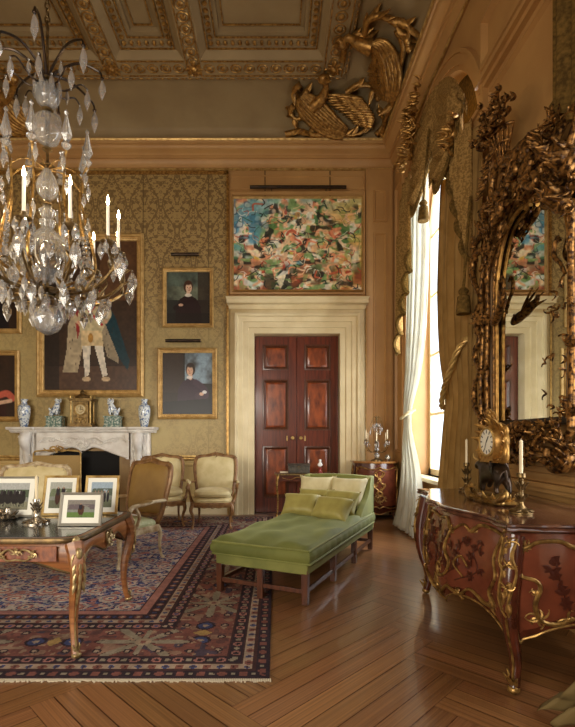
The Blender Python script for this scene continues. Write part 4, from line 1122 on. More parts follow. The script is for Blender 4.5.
# ---------------------------------------------------------------- chimneypiece
FX, FY = -3.34, 8.35
def chimneypiece():
    t = thing('chimneypiece', 'carved white marble chimneypiece with a shelf full of porcelain', 'fireplace', (FX, FY-.004, 0)); H = 1.54
    m = MB(); pr = [(0, H-.10), (.22, H-.10), (.25, H-.07), (.25, H-.055), (.30, H-.045), (.31, H-.02), (.30, H), (0, H)]
    def pl(g): # breakfront plan
        return [V((-1.12-g*.5, 0, 0)), V((-1.12-g*.5, -g, 0)), V((-.82-g*.0, -g, 0)), V((-.80, -g+.03, 0)), V((.80, -g+.03, 0)), V((.82, -g, 0)), V((1.12+g*.5, -g, 0)), V((1.12+g*.5, 0, 0))]
    m.loft([[p+V((0, 0, z)) for p in pl(max(g, .01))] for g, z in pr], caps=True); m.build('shelf', MARBLEW, t, ang=.6)
    m = MB(); n = 40; f1 = []; f2 = []
    def low(x): u = abs(x)/.76; return 1.14+.09*math.cos(u*PI*1.0)*1-.0-.10*math.exp(-(x/.13)**2)-.05*u**6 if u < 1 else 1.0
    xs = [-.80+1.6*i/n for i in range(n+1)]
    for y in (-.17, -.02):
        m.loft([[V((x, y, low(x) if abs(x) < .76 else .98)) for x in xs], [V((x, y, H-.09)) for x in xs]], closed=False)
    m.loft([[V((x, -.17, low(x) if abs(x) < .76 else .98)) for x in xs], [V((x, -.02, low(x) if abs(x) < .76 else .98)) for x in xs]], closed=False)
    f = lambda u, v: V((u, -.178, v))
    rocaille(m, f, 0, 1.27, .13, 1, 10); rocaille(m, f, 0, 1.18, .09, 1, 8)
    m.tube([V((x, -.175, low(x)+.01)) for x in xs[1:-1]], .018, 6)
    r = random.Random(4)
    for s_ in (1, -1):
        scroll(m, f, [(s_*.08, 1.33), (s_*.22, 1.36), (s_*.36, 1.29), (s_*.5, 1.35), (s_*.66, 1.36), (s_*.76, 1.28)], [.015, .022, .012, .02], 7)
        scroll(m, f, [(s_*.2, 1.28), (s_*.30, 1.24), (s_*.38, 1.29), (s_*.33, 1.33)], [.01, .016, .01], 6)
        for k in range(7): rocaille(m, f, s_*(.14+.09*k), 1.32+r.uniform(-.03, .03), .06, 1, 5)
    m.build('frieze', MARBLEW, t, ang=.8)
    for s_ in (1, -1):
        m = MB(); x = s_*.97
        m.box(x-.15, -.16, .0, x+.15, 0, .14); m.box(x-.11, -.14, .14, x+.11, 0, H-.09); m.box(x-.17, -.10, 0, x+.17, 0, H-.10)
        g = lambda u, v: V((x+u, -.155, v))
        # scrolled console figure on each jamb
        m.tube(smooth_path([V((x, -.15, H-.12)), V((x, -.24, H-.18)), V((x, -.25, H-.28)), V((x, -.19, H-.42)), V((x, -.17, H-.60)), V((x, -.20, .55)), V((x, -.17, .3)), V((x, -.19, .16))], 5), [.085, .10, .09, .06, .05, .05, .06, .08], 10)
        for z in (H-.17, H-.3, H-.45, .9, .6, .3): rocaille(m, lambda u, v: V((x+u, -.235 if z > 1.2 else -.2, v)), 0, z, .10, 1, 8)
        for q in (1, -1): scroll(m, g, [(q*.10, H-.14), (q*.07, H-.3), (q*.11, H-.5), (q*.06, .8), (q*.1, .5), (q*.08, .16)], [.022, .014, .02, .012], 6)
        m.build('jamb', MARBLEW, t, ang=.8)
    m = MB(); m.box(-.86, -.06, 0, -.60, -.01, 1.3); m.box(.60, -.06, 0, .86, -.01, 1.3); m.box(-.6, -.06, 1.12, .6, -.01, 1.3); m.build('slip', mat('buff_stone', (166, 134, 84), (146, 112, 66), 6, .5), t, smooth=False)
    m = MB(); m.box(-.6, -.015, 0, .6, .0, 1.12); m.build('firebox', BLACK, t, smooth=False)
    m = MB(); m.box(-.62, -.32, .0, .62, -.02, .02); m.build('hearth', mat('grey_hearth', (110, 104, 96), rough=.5), t, smooth=False)
    return H
CHH = chimneypiece()
def firescreen():
    MESHM = mat('gilt_fire_mesh', (176, 146, 88), (146, 116, 66), 160, .45, .3)
    t = thing('fire_screen', 'fine gilt mesh fire screen covering the left half of the fireplace', 'fire screen', (FX-.36, 7.98, .025))
    m = MB(); w = .40; h = 1.13
    m.box(-w, -.006, .08, w, .006, h-.10); m.build('mesh_panel', MESHM, t, smooth=False)
    m = MB(); m.tube([(-w, 0, .06), (-w, 0, h-.06), (-w+.03, 0, h-.03), (0, 0, h+.0), (w-.03, 0, h-.03), (w, 0, h-.06), (w, 0, .06)], .014, 8); m.tube([(-w, 0, .07), (w, 0, .07)], .014, 8)
    for s_ in (1, -1): m.tube([(s_*w, -.12, .012), (s_*w, 0, .06), (s_*w, .12, .012)], .012, 8)
    f = lambda u, v: V((u, -.016, v))
    for s_ in (1, -1): scroll(m, f, [(0, h+.01), (s_*.05, h+.05), (s_*.11, h+.02), (s_*.07, h-.03), (s_*.16, h-.02), (s_*.22, h+.02)], [.012, .015, .008], 6)
    rocaille(m, f, 0, h, .08, 1, 8); rocaille(m, f, .0, h-.01, .05, 1, 6)
    m.build('screen_frame', GILTP, t)
firescreen()
def fire_dog():
    t = thing('fire_dog', 'dark curled fire dog inside the right of the black fireplace', 'andiron', (FX+.17, 8.08, .022))
    m = MB(); m.tube(smooth_path([V((-.1, 0, .0)), V((-.06, 0, .2)), V((0, 0, .42)), V((.08, 0, .5)), V((.16, 0, .46)), V((.2, 0, .4))], 5), [.03, .025, .03, .02], 8); m.tube([V((-.14, 0, .01)), V((.14, 0, .01))], .02, 6); m.build('standard', BRONZE, t)
fire_dog()

# porcelain and clock on the mantelshelf
def vase(label, x):
    t = thing('porcelain_vase', label, 'vase', (x, 8.17, CHH+.0005))
    m = MB(); m.lathe([(.055, 0), (.06, .01), (.075, .08), (.098, .20), (.105, .30), (.09, .37), (.05, .40), (.045, .44), (.06, .475), (.062, .485), (.05, .486), (.04, .46)], 24); m.build('vase_body', PORC, t)
    m = MB(); 
    for z, r in ((.02, .067), (.355, .096), (.405, .053)): m.tube([(r*math.cos(a), r*math.sin(a), z) for a in [2*PI*k/24 for k in range(24)]], .003, 5, closed=True)
    m.build('blue_band', mat('cobalt_glaze', (70, 96, 150), rough=.2), t)
vase('tall blue and white porcelain vase at the left end of the mantelshelf', FX-1.02)
vase('tall blue and white porcelain vase at the right end of the mantelshelf', FX+1.07)
def lion(label, x, s_):
    t = thing('porcelain_lion', label, 'figurine', (x, 8.16, CHH+.0005))
    m = MB(); m.box(-.145, -.10, 0, .145, .10, .025); m.box(-.13, -.085, .025, .13, .085, .165); m.box(-.145, -.10, .165, .145, .10, .19)
    f = lambda u, v, d: (u, -.085-d, v); m.ring(-.10, .045, .10, .145, [(0, 0), (.0, .008), (.012, .008), (.012, 0)], f)
    m.build('plinth', PORCG, t, bevel=.004)
    P = [(.03*s_, 0, .24), (0, 0, .30), (-.04*s_, 0, .37), (-.045*s_, -.01, .42), (-.05*s_, -.035, .46), (-.03*s_, -.05, .205), (-.055*s_, -.05, .29), (-.03*s_, .04, .205), (-.05*s_, .04, .29), (.07*s_, -.05, .22), (.02*s_, -.06, .21), (.07*s_, .05, .22), (.09*s_, 0, .27), (.11*s_, 0, .34), (-.055*s_, -.075, .445)]
    E = [(0, 1), (1, 2), (2, 3), (3, 4), (2, 6), (6, 5), (2, 8), (8, 7), (0, 9), (9, 10), (0, 11), (0, 12), (12, 13), (4, 14)]
    R = [.062, .052, .045, .035, .050, .016, .022, .016, .022, .032, .018, .030, .016, .024, .022]
    b = skin('lion_body', PORC, P, E, R, t, 2)
    m = MB(); r = random.Random(5)
    for k in range(16):
        a = k*.9; m.ell((-.045*s_+.04*math.cos(a), .045*math.sin(a), .40+.085*r.random()), (.018, .018, .018), 7, 5)
    m.build('mane', PORC, t)
lion('green-plinthed porcelain lion dog on the mantelshelf, left of the clock', FX-.47, -1)
lion('green-plinthed porcelain lion dog on the mantelshelf, right of the clock', FX+.53, 1)
def mantel_clock():
    t = thing('mantel_clock', 'gilt architectural clock at the centre of the mantelshelf', 'clock', (FX, 8.15, CHH+.0005))
    m = MB(); m.box(-.21, -.11, 0, .21, .11, .03); m.box(-.19, -.10, .03, .19, .10, .06); m.box(-.13, -.075, .06, .13, .075, .44); m.box(-.19, -.10, .44, .19, .10, .47); m.box(-.21, -.11, .47, .21, .11, .49)
    m.lathe([(.12, .49), (.11, .53), (.06, .56), (.03, .58), (.04, .61), (.01, .64), (.001, .66)], 16, sx=1.1, sy=.7)
    c = m.build('clock_case', BRASS, t, bevel=.004)
    for sx in (-1, 1):
        for sy in (-1, 1):
            q = MB(); q.lathe([(.022, .06), (.016, .08), (.014, .40), (.022, .44)], 10, (sx*.165, sy*.075, 0)); q.build('column', GILTP, t)
            q = MB(); q.lathe([(.015, .49), (.02, .52), (.006, .55), (.001, .57)], 8, (sx*.175, sy*.075, 0)); q.build('finial', GILTP, t)
    R_ = Matrix.Rotation(PI/2, 3, 'X')
    q = MB(); q.lathe([(.001, 0), (.085, 0), (.09, .004)], 28, (0, -.078, .30), R_); d = q.build('dial', mat('silvered_dial', (206, 190, 150), (170, 146, 100), 30, .4, .3), t)
    q = MB(); q.tube([(.094*math.cos(a), -.082, .30+.094*math.sin(a)) for a in [2*PI*k/28 for k in range(28)]], .010, 6, closed=True)
    q.tube([(.05*math.cos(a), -.086, .30+.05*math.sin(a)) for a in [2*PI*k/28 for k in range(28)]], .004, 6, closed=True); q.build('bezel', GILTP, d)
    q = MB(); q.box(-.003, -.09, .30, .003, -.086, .36); q.box(0, -.09, .297, .04, -.086, .303); q.build('hand', BLACK, d)
    q = MB(); f = lambda u, v: V((u, -.082, v)); 
    for s_ in (1, -1): scroll(q, f, [(0, .12), (s_*.05, .15), (s_*.09, .11), (s_*.06, .08)], [.006, .01, .005], 6)
    rocaille(q, f, 0, .13, .045, 1, 7); q.build('scroll_mount', GILTP, t)
mantel_clock()
# ---------------------------------------------------------------- pictures
def figure_body(c, u, v, s, coat, skin_=(206, 160, 128), hair=(60, 38, 24), face=1):
    """half-length sitter: coat, collar, head; s = head half-width"""
    c.poly([(u-s*3.6, v-s*9), (u-s*3.3, v-s*4.2), (u-s*2.2, v-s*2.6), (u-s*.7, v-s*1.8), (u+s*.7, v-s*1.8), (u+s*2.2, v-s*2.6), (u+s*3.4, v-s*4.4), (u+s*3.8, v-s*9)], coat)
    c.ell(u, v+s*.15, s*1.35, s*1.55, hair); c.ell(u, v-s*1.45, s*.6, s*.8, skin_)
    c.ell(u+s*.15*face, v-s*.15, s*.92, s*1.22, skin_); c.ell(u+s*.5*face, v-s*.3, s*.3, s*.35, (220, 150, 122), al=.5)
    for k in (-.3, .42): c.ell(u+s*k*face+s*.12*face, v+s*.02, s*.16, s*.09, (50, 34, 28))
    c.ell(u+s*.25*face, v-s*.3, s*.10, s*.3, (178, 120, 94), al=.7); c.ell(u+s*.2*face, v-s*.68, s*.28, s*.09, (150, 60, 50))
    c.ell(u, v+s*1.0, s*1.1, s*.6, hair, soft=.5)
def frame(m, hw, hh, w, d, dep=.05):
    f = lambda u, v, r: (u, -r, v)
    m.ring(-hw, -hh, hw, hh, [(0, 0), (0, d*.55), (w*.14, d*.8), (w*.28, d), (w*.42, d*.85), (w*.5, d*.5), (w*.78, d*.42), (w*.84, d*.55), (w*.93, d*.5), (w, d*.2), (w, 0)], f)
def picture(name, label, px, py, Y, w, dep, canvas, fm, cat='painting'):
    """px, py: picture extents of the frame on the wall plane"""
    a, b = at(px[0], py[1], Y), at(px[1], py[0], Y); c = (a+b)/2; hw, hh = (b.x-a.x)/2, (b.z-a.z)/2
    t = thing(name, label, cat, (c.x, YB-.012, c.z))
    m = MB(); frame(m, hw, hh, w, dep)
    g = m; f = lambda u, v, r: (u, -r, v)
    n = int(2*hw/.05)
    if w > .08:   # small carved ornament along the rim
        for k in range(n+1):
            for z in (-hh+w*.62, hh-w*.62): g.ell((-hw+w+(2*hw-2*w)*k/n, -dep*.46, z), (.018, .012, .014), 6, 4)
        n = int(2*hh/.05)
        for k in range(n+1):
            for x in (-hw+w*.62, hw-w*.62): g.ell((x, -dep*.46, -hh+w+(2*hh-2*w)*k/n), (.014, .012, .018), 6, 4)
    m.build('frame', fm, t, ang=.5)
    cw, ch = hw-w*.95, hh-w*.95
    canvas.mesh('canvas', PAINT, lambda u, v: (-cw+2*cw*u, -dep*.22, -ch+2*ch*v), t)
    return t, c, hw, hh
def light_bar(label, px, py, Y):
    a, b = at(px[0], py, Y), at(px[1], py, Y); c = (a+b)/2; h = (b.x-a.x)/2
    t = thing('picture_light', label, 'picture light', (c.x, YB-.012, c.z))
    m = MB(); m.tube([(-h, -.17, 0), (h, -.17, 0)], .03, 10); m.build('lamp_tube', BRONZE, t)
    m = MB()
    for x in ([-.0] if h < .5 else [-h*.55, h*.6]): m.tube([(x, -.0, .02), (x, -.10, .05), (x, -.17, .01)], .008, 6)
    m.build('bracket', BRONZE, t)
    return t
def rot_frac(X, Y_):    # layered noise field
    return .5*vnoise(X*5, Y_*5, 1)+.3*vnoise(X*11+3, Y_*11, 2)+.2*vnoise(X*23, Y_*23, 3)

def abstract():
    c = Canvas(264, 192, (120, 130, 100)); r = random.Random(11); U, Vv = c.U, c.Vv
    wx = U*1.4+.35*(vnoise(U*6, Vv*6, 21)-.5); wy = Vv+.35*(vnoise(U*6+9, Vv*6, 22)-.5)
    n1 = rot_frac(wx, wy); n2 = rot_frac(wx+5.3, wy+1.7); n3 = rot_frac(wx+2.1, wy+7.9)
    c.mix(np.clip((U-.05)*2, 0, 1), (140, 132, 84)); c.mix(np.clip((.42-U)*3, 0, 1), (78, 150, 190)); c.mix(np.clip((.42-Vv)*3, 0, 1)*.8, (74, 66, 46)); c.mix(np.clip((Vv-.8)*4, 0, 1)*.7, (130, 176, 168)); c.mix(np.clip((U-.72)*3, 0, 1)*.6, (196, 158, 74))
    c.mix((n1 > .62)*.8, (58, 104, 52)); c.mix((n1 < .36)*.8, (40, 44, 40)); c.mix((n2 > .63)*.8, (216, 140, 100)); c.mix((n2 < .34)*.8, (200, 206, 170)); c.mix((n3 > .66)*.8, (188, 70, 52)); c.mix((n3 < .32)*.7, (60, 110, 92))
    pal = [(232, 160, 116), (236, 186, 146), (206, 96, 66), (226, 128, 92), (238, 222, 186), (190, 52, 44), (66, 120, 62), (108, 158, 96), (38, 84, 60), (226, 178, 66), (28, 30, 34), (22, 34, 46), (236, 236, 226), (78, 168, 206), (196, 120, 58)]
    pal = [(232, 160, 116), (240, 196, 154), (206, 96, 66), (228, 140, 100), (242, 228, 190), (184, 56, 44), (72, 126, 66), (124, 168, 100), (44, 88, 60), (230, 186, 76), (30, 30, 30), (26, 36, 44), (238, 236, 222), (92, 176, 206), (198, 130, 66), (160, 182, 132)]
    sx = U*1.4; top = Vv > .55; lft = np.clip((.36-U)*5, 0, 1); low = np.clip((.34-Vv)*6, 0, 1); rgt = np.clip((U-.66)*5, 0, 1)
    seq = [(6, 0), (13, 1), (10, 2), (0, 0), (9, 3), (7, 0), (13, 1), (2, 2), (4, 3), (8, 0), (3, 0), (12, 1), (14, 2), (11, 0), (1, 0), (9, 3), (5, 2), (15, 1), (12, 0), (10, 0), (0, 2), (4, 0), (6, 3), (3, 1), (12, 0), (10, 2), (1, 3), (7, 2)]
    for k, (ci, reg) in enumerate(seq):
        fr = 3.6+.42*k; wx = sx*fr+1.5*vnoise(sx*6+k, Vv*6, 40+k); wy = Vv*fr*1.25+1.5*vnoise(sx*6, Vv*6+k, 80+k)
        wgt = [.62+0*U, .62-.12*np.clip((.36-U)*5, 0, 1)+.08*rgt, .62-.10*low, .62-.10*rgt][reg]; f_ = vnoise(wx, wy, 120+k)
        c.mix(np.clip((f_-wgt-.07)*9, 0, .85), pal[ci])
    nz_ = vnoise(sx*9, Vv*9, 61); nz2 = vnoise(sx*14, Vv*14, 62)
    c.mix(lft*np.clip((Vv-.3)*4, 0, 1)*np.clip((nz_-.38)*5, 0, 1)*.8, (70, 150, 190)); c.mix(lft*np.clip((Vv-.4)*4, 0, 1)*np.clip((nz2-.62)*8, 0, 1)*.8, (26, 62, 104)); c.mix(lft*np.clip((nz2-.70)*8, 0, 1)*.9, (214, 226, 224))
    c.mix(np.clip((Vv-.8)*6, 0, 1)*np.clip((nz_-.45)*5, 0, 1)*.7, (132, 182, 176)); c.mix(rgt*np.clip((nz_-.42)*5, 0, 1)*.6, (222, 184, 84)); c.mix(low*np.clip((.5-nz2)*5, 0, 1)*.75, (44, 38, 30)); c.mix(low*np.clip((nz_-.55)*6, 0, 1)*.6, (196, 84, 54))
    for k in range(34):
        u, v = r.uniform(.12, .92), r.uniform(.12, .9); a = r.uniform(0, 6.2); cc = r.choice([(238, 180, 136), (230, 140, 100), (246, 216, 180), (206, 92, 66)]); rr = r.uniform(.008, .015)
        for (x, y) in smooth_path([(u, v), (u+.05*math.cos(a), v+.07*math.sin(a)), (u+.09*math.cos(a-.9), v+.1*math.sin(a-.7))], 7): c.ell(x, y, rr, rr*1.375, cc, 0, .5, .8)
    for k in range(210):
        u, v = r.random(), r.random(); cc = r.choice([pal[10], pal[10], pal[11], pal[12], pal[1], pal[8], pal[5]]); a = r.uniform(0, 2*PI); L = r.uniform(.02, .05); b = a+r.uniform(-1.8, 1.8)
        P = [(u, v), (u+L*math.cos(a), v+L*1.3*math.sin(a)), (u+L*math.cos(a)+L*math.cos(b), v+L*1.3*(math.sin(a)+math.sin(b)))]; q = r.uniform(.003, .007)
        for (x, y) in smooth_path(P, 6): c.ell(x, y, q, q*1.375, cc, 0, .6, .7)
    g_ = c.a.mean(axis=2, keepdims=True); c.a = (c.a*.92+g_*.08)*.96+np.array((14, 11, 4)); c.noise(.10, 60, 6)
    t, cc, hw, hh = picture('abstract_painting', 'large swirling multicoloured abstract painting hung over the double doors', (232, 363.5), (196, 290.5), 8.28, .028, .06, c, FRAMEG)
    t['category'] = 'painting'
abstract()
t = light_bar('long dark picture light above the swirling abstract painting', (250, 346), 188, 8.2)
for x in (265, 330):
    m = MB()
    p = at(x, 190, 8.34); q = at(x, 168, 8.34); m.tube([(p.x-t.location.x, .004, p.z-t.location.z-.12), (q.x-t.location.x, .004, q.z-t.location.z)], .008, 6); m.build('hanging_rod', BRONZE, t)

def state_portrait():
    c = Canvas(110, 168, (46, 34, 26)); U, Vv = c.U, c.Vv
    n = rot_frac(U*.5, Vv*.7); c.mix(n*.7, (86, 58, 36)); c.mix((Vv > .6)*(U > .6)*.5, (112, 74, 44)); c.mix((Vv < .16)*.8, (92, 66, 50)); c.mix((U < .16)*.6, (30, 24, 22))
    c.poly([(.38, .62), (.26, .44), (.24, .26), (.20, .12), (.36, .12), (.42, .30)], (170, 152, 122)); c.poly([(.60, .60), (.70, .44), (.80, .26), (.80, .18), (.68, .22), (.62, .36)], (150, 134, 108))       # ermine mantle
    c.poly([(.60, .64), (.76, .50), (.92, .20), (.90, .13), (.80, .22), (.66, .44)], (20, 52, 60)); c.poly([(.40, .62), (.33, .5), (.36, .34), (.42, .5)], (140, 36, 34))
    for k in range(40): c.ell(.15+.65*rnd.random(), .14+.4*rnd.random(), .006, .008, (60, 48, 40), al=.7)
    c.poly([(.40, .66), (.60, .66), (.66, .44), (.60, .36), (.40, .36), (.36, .48)], (196, 180, 140)); c.stroke([(.40, .64), (.50, .52), (.62, .44)], .018, (168, 30, 34)); c.stroke([(.60, .66), (.56, .58), (.48, .50)], .012, (168, 30, 34))
    c.poly([(.40, .40), (.62, .40), (.64, .28), (.52, .30), (.40, .27)], (212, 186, 140)); c.ell(.50, .35, .03, .035, (176, 128, 60))
    c.poly([(.41, .30), (.50, .30), (.485, .10), (.44, .09)], (216, 204, 184)); c.poly([(.54, .30), (.63, .30), (.68, .10), (.63, .09)], (222, 210, 190))
    c.ell(.455, .075, .05, .018, (196, 168, 130)); c.ell(.665, .075, .05, .018, (196, 168, 130))
    c.ell(.50, .745, .055, .048, (206, 196, 180)); c.ell(.50, .73, .042, .042, (210, 158, 128)); c.ell(.485, .735, .008, .004, (50, 34, 28)); c.ell(.515, .735, .008, .004, (50, 34, 28)); c.ell(.50, .708, .012, .004, (150, 60, 50))
    c.stroke([(.62, .62), (.70, .52), (.66, .46)], .03, (190, 172, 136)); c.ell(.66, .46, .02, .014, (210, 158, 128)); c.stroke([(.38, .62), (.31, .53), (.36, .46)], .03, (184, 166, 130)); c.ell(.37, .455, .02, .014, (210, 158, 128))
    c.noise(.12, 40, 8)
    picture('state_portrait', 'full-length painting of a person in pale robes over the chimneypiece', (36, 143.5), (233, 397), 8.28, .13, .09, c, FRAMEG)
state_portrait()
def port1():
    c = Canvas(96, 110, (44, 44, 38)); n = rot_frac(c.U, c.Vv); c.mix((c.Vv > .45)*n*1.3, (120, 126, 104)); c.mix((c.Vv > .72)*.5*n, (64, 92, 92)); c.mix((c.U > .72)*.7, (52, 38, 28))
    figure_body(c, .50, .70, .085, (40, 20, 20), (222, 186, 156), (70, 42, 26)); c.ell(.50, .55, .09, .035, (226, 214, 196)); c.stroke([(.2, .3), (.35, .36), (.5, .30)], .06, (34, 16, 18)); c.ell(.33, .36, .06, .03, (212, 170, 140)); c.mix((c.Vv < .2)*.5, (24, 18, 16)); c.noise(.06, 40, 5)
    picture('portrait_painting', 'upper small framed portrait of a dark-haired person in a dark cloak', (162, 213.5), (267, 327), 8.28, .075, .06, c, FRAMEG)
def port2():
    c = Canvas(96, 116, (40, 36, 34)); n = rot_frac(c.U, c.Vv); c.mix((c.U > .45)*(c.Vv > .5)*n*1.6, (140, 160, 172)); c.mix((c.U < .42)*.7, (58, 40, 32)); c.mix((c.Vv < .35)*.5, (34, 26, 24))
    figure_body(c, .56, .72, .075, (52, 34, 48), (216, 174, 144), (44, 30, 24), -1); c.ell(.54, .60, .06, .03, (224, 214, 204)); c.stroke([(.66, .52), (.82, .42), (.86, .30), (.70, .30)], .07, (64, 44, 58)); c.ell(.78, .33, .05, .03, (214, 172, 142)); c.ell(.84, .36, .05, .03, (220, 214, 208)); c.poly([(0, 0), (1, 0), (1, .26), (0, .2)], (26, 22, 24)); c.noise(.06, 40, 5)
    picture('portrait_painting', 'lower small framed portrait of a dark-haired person in a purple coat, arm leaning', (157, 217), (347.5, 419), 8.28, .09, .06, c, FRAMEG)
port1(); port2()
light_bar('short dark picture light above the upper small portrait', (171.5, 199), 255, 8.2)
light_bar('short dark picture light between the two small portraits', (166, 201), 341, 8.2)
def port3():
    c = Canvas(80, 90, (38, 26, 20)); c.mix(rot_frac(c.U, c.Vv)*.6, (78, 50, 34)); figure_body(c, .45, .66, .1, (30, 24, 26)); c.noise(.06, 30, 5)
    picture('portrait_painting', 'dark framed portrait cut by the left edge, behind the chandelier', (-31, 20.5), (265, 333), 8.28, .09, .06, c, FRAMEG)
    c = Canvas(80, 100, (40, 28, 22)); c.mix(rot_frac(c.U, c.Vv)*.6, (84, 56, 38)); figure_body(c, .45, .7, .1, (60, 34, 28)); c.stroke([(.5, .3), (.8, .38), (.95, .30)], .08, (196, 96, 76)); c.stroke([(.6, .22), (.9, .26)], .05, (220, 180, 150)); c.noise(.06, 30, 5)
    picture('portrait_painting', 'framed portrait with a pink drape cut by the left edge, beside the left vase', (-36, 18.5), (350, 421.5), 8.28, .09, .06, c, FRAMEG)
port3()

# ---------------------------------------------------------------- things on the writing table
MOUNT = mat('cream_card_mount', (226, 222, 208), rough=.7)
def photo_frame(label, px, py, fm, tone, kind, w=None):
    """px: left, right; py: top, base of the frame in the photo"""
    z0 = DT+.001; y = F*(EYE-z0)/(py[1]-PY0); s = F/y; W = (px[1]-px[0])/s; Hh = (py[1]-py[0])/s*1.03; lean = math.radians(13)
    t = thing('photograph_frame', label, 'photograph frame', (((px[0]+px[1])/2-PX0)/s, y, z0), 0)
    B = V((0, math.sin(lean), math.cos(lean))); Nn = V((0, -math.cos(lean), math.sin(lean))); X = V((1, 0, 0)); O = V((0, 0, .004))
    f = lambda u, v, d: O+X*u+B*v+Nn*d
    b = .018 if W < .34 else .016
    m = MB(); m.ring(-W/2, 0, W/2, Hh, [(0, -.010), (0, .008), (b*.5, .012), (b, .006), (b, -.010)], f, closed=True); m.build('frame', fm, t, ang=.5)
    m = MB(); m.add([f(-W/2+b*.8, b*.8, .0), f(W/2-b*.8, b*.8, .0), f(W/2-b*.8, Hh-b*.8, 0), f(-W/2+b*.8, Hh-b*.8, 0)], [(0, 1, 2, 3)])
    m.add([f(-W/2+b*.8, b*.8, -.008), f(W/2-b*.8, b*.8, -.008), f(W/2-b*.8, Hh-b*.8, -.008), f(-W/2+b*.8, Hh-b*.8, -.008)], [(3, 2, 1, 0)]); m.build('mount', MOUNT, t, smooth=False)
    c = Canvas(72, 60, (150, 152, 140)); U, Vv = c.U, c.Vv; n = rot_frac(U*.5, Vv*.5)
    c.mix((Vv > .6)*1., tone[0]); c.mix((Vv > .45)*(Vv < .75)*(n > .42), tone[1]); c.mix((Vv < .3)*1., tone[2]); r = random.Random(kind)
    if kind == 1:    # a dark team of horses in a line
        for k in range(4):
            x = .18+.2*k; c.ell(x, .42, .14, .22, (44, 36, 32)); c.ell(x+.06, .60, .06, .12, (38, 30, 28)); c.ell(x-.02, .64, .04, .10, (60, 50, 52))
            for d in (-.06, -.02, .04, .08): c.poly([(x+d, .38), (x+d+.018, .38), (x+d+.01, .12), (x+d-.006, .12)], (34, 28, 26))
    elif kind == 2:  # two riders
        for x in (.38, .62):
            c.ell(x, .40, .13, .28, (84, 50, 36)); c.ell(x, .64, .09, .18, (54, 44, 48)); c.ell(x, .78, .035, .05, (190, 150, 124))
            for d in (-.05, .03): c.poly([(x+d, .36), (x+d+.03, .36), (x+d+.02, .06), (x+d, .06)], (66, 40, 30))
    elif kind == 3:  # group by a carriage
        for k in range(5): c.ell(.2+.15*k, .40, .06, .2, (50, 44, 50)); c.ell(.2+.15*k, .62, .028, .045, (180, 140, 120))
        c.poly([(.3, .45), (.7, .45), (.66, .2), (.34, .2)], (40, 32, 32))
    else:            # one rider on a brown horse
        c.ell(.50, .38, .12, .24, (92, 54, 34)); c.ell(.56, .56, .05, .14, (84, 48, 30)); c.ell(.48, .60, .07, .18, (44, 36, 46)); c.ell(.48, .77, .03, .05, (190, 150, 124))
        for d in (-.06, -.02, .04): c.poly([(.50+d, .32), (.53+d, .32), (.52+d, .04), (.50+d, .04)], (70, 42, 28))
    c.a *= .80; c.noise(.06, 30, kind)
    mw = W*.5-b-.035*(W/.3); mh0 = b+.038; mh1 = Hh-b-.034
    c.mesh('photograph', PRINT, lambda u, v: f(-mw+2*mw*u, mh0+(mh1-mh0)*v, .0015), t)
    m = MB(); m.loft([[f(-.03, Hh*.72, -.010), f(.03, Hh*.72, -.010)], [V((-.04, Hh*.42, .002)), V((.04, Hh*.42, .002))]], closed=False); m.build('easel_strut', BLACK, t, solid=.004)
    return t
GREY = mat('grey_silvered_frame', (170, 164, 150), rough=.35, metal=.6)
photo_frame('wide silver-framed photograph of dark horses at the left end of the writing table', (-14, 34), (478, 517.5), GREY, [(196, 196, 190), (92, 104, 78), (150, 146, 120)], 1)
photo_frame('gilt-framed photograph of two riders, second from the left on the writing table', (41, 76), (477, 516), GILTP, [(196, 196, 184), (128, 136, 104), (120, 122, 96)], 2)
photo_frame('gilt-framed photograph of people, farthest right on the writing table', (83, 117), (477, 515), GILTP, [(178, 196, 210), (100, 108, 92), (128, 132, 104)], 3)
photo_frame('silver-framed photograph of a rider on green grass, nearest of the desk frames', (58, 101), (494, 526.5), GREY, [(150, 142, 132), (120, 106, 108), (112, 140, 70)], 4)
def candlestick(name, label, loc, m_, h, ch, br=.075, wax=WAX):
    t = thing(name, label, 'candlestick', loc)
    m = MB(); m.lathe([(br, 0), (br, .008), (br*.8, .018), (br*.5, .03), (.016, .05), (.012, .07), (.026, .09), (.014, .105), (.012, h*.55), (.022, h*.68), (.024, h*.72), (.012, h*.80), (.014, h*.86), (.026, h*.9), (.024, h), (.012, h)], 20)
    for k in range(8):
        a = 2*PI*k/8; d = V((math.cos(a), math.sin(a), 0)); m.petal(d*br*.5+V((0, 0, .024)), d+V((0, 0, -.15)), (0, 0, 1), br*.62, .02, .007, -.1)
        m.petal(d*.012+V((0, 0, .07)), d*.4+V((0, 0, 1)), d, .05, .009, .005, .2); m.petal(d*.016+V((0, 0, h*.60)), d*.4+V((0, 0, 1)), d, .05, .008, .005, .2)
    m.build('stick', m_, t)
    m = MB(); m.lathe([(.0105, h-.005), (.010, h+ch), (.004, h+ch+.006)], 10); m.tube([(0, 0, h+ch), (0, 0, h+ch+.012)], .0015, 5); m.build('candle', wax, t)
    return t
candlestick('silver_candlestick', 'silver candlestick with a tall white candle among the desk photographs', fl(36.5, 523, DT+.002), SILVER, .17, .16, .09)
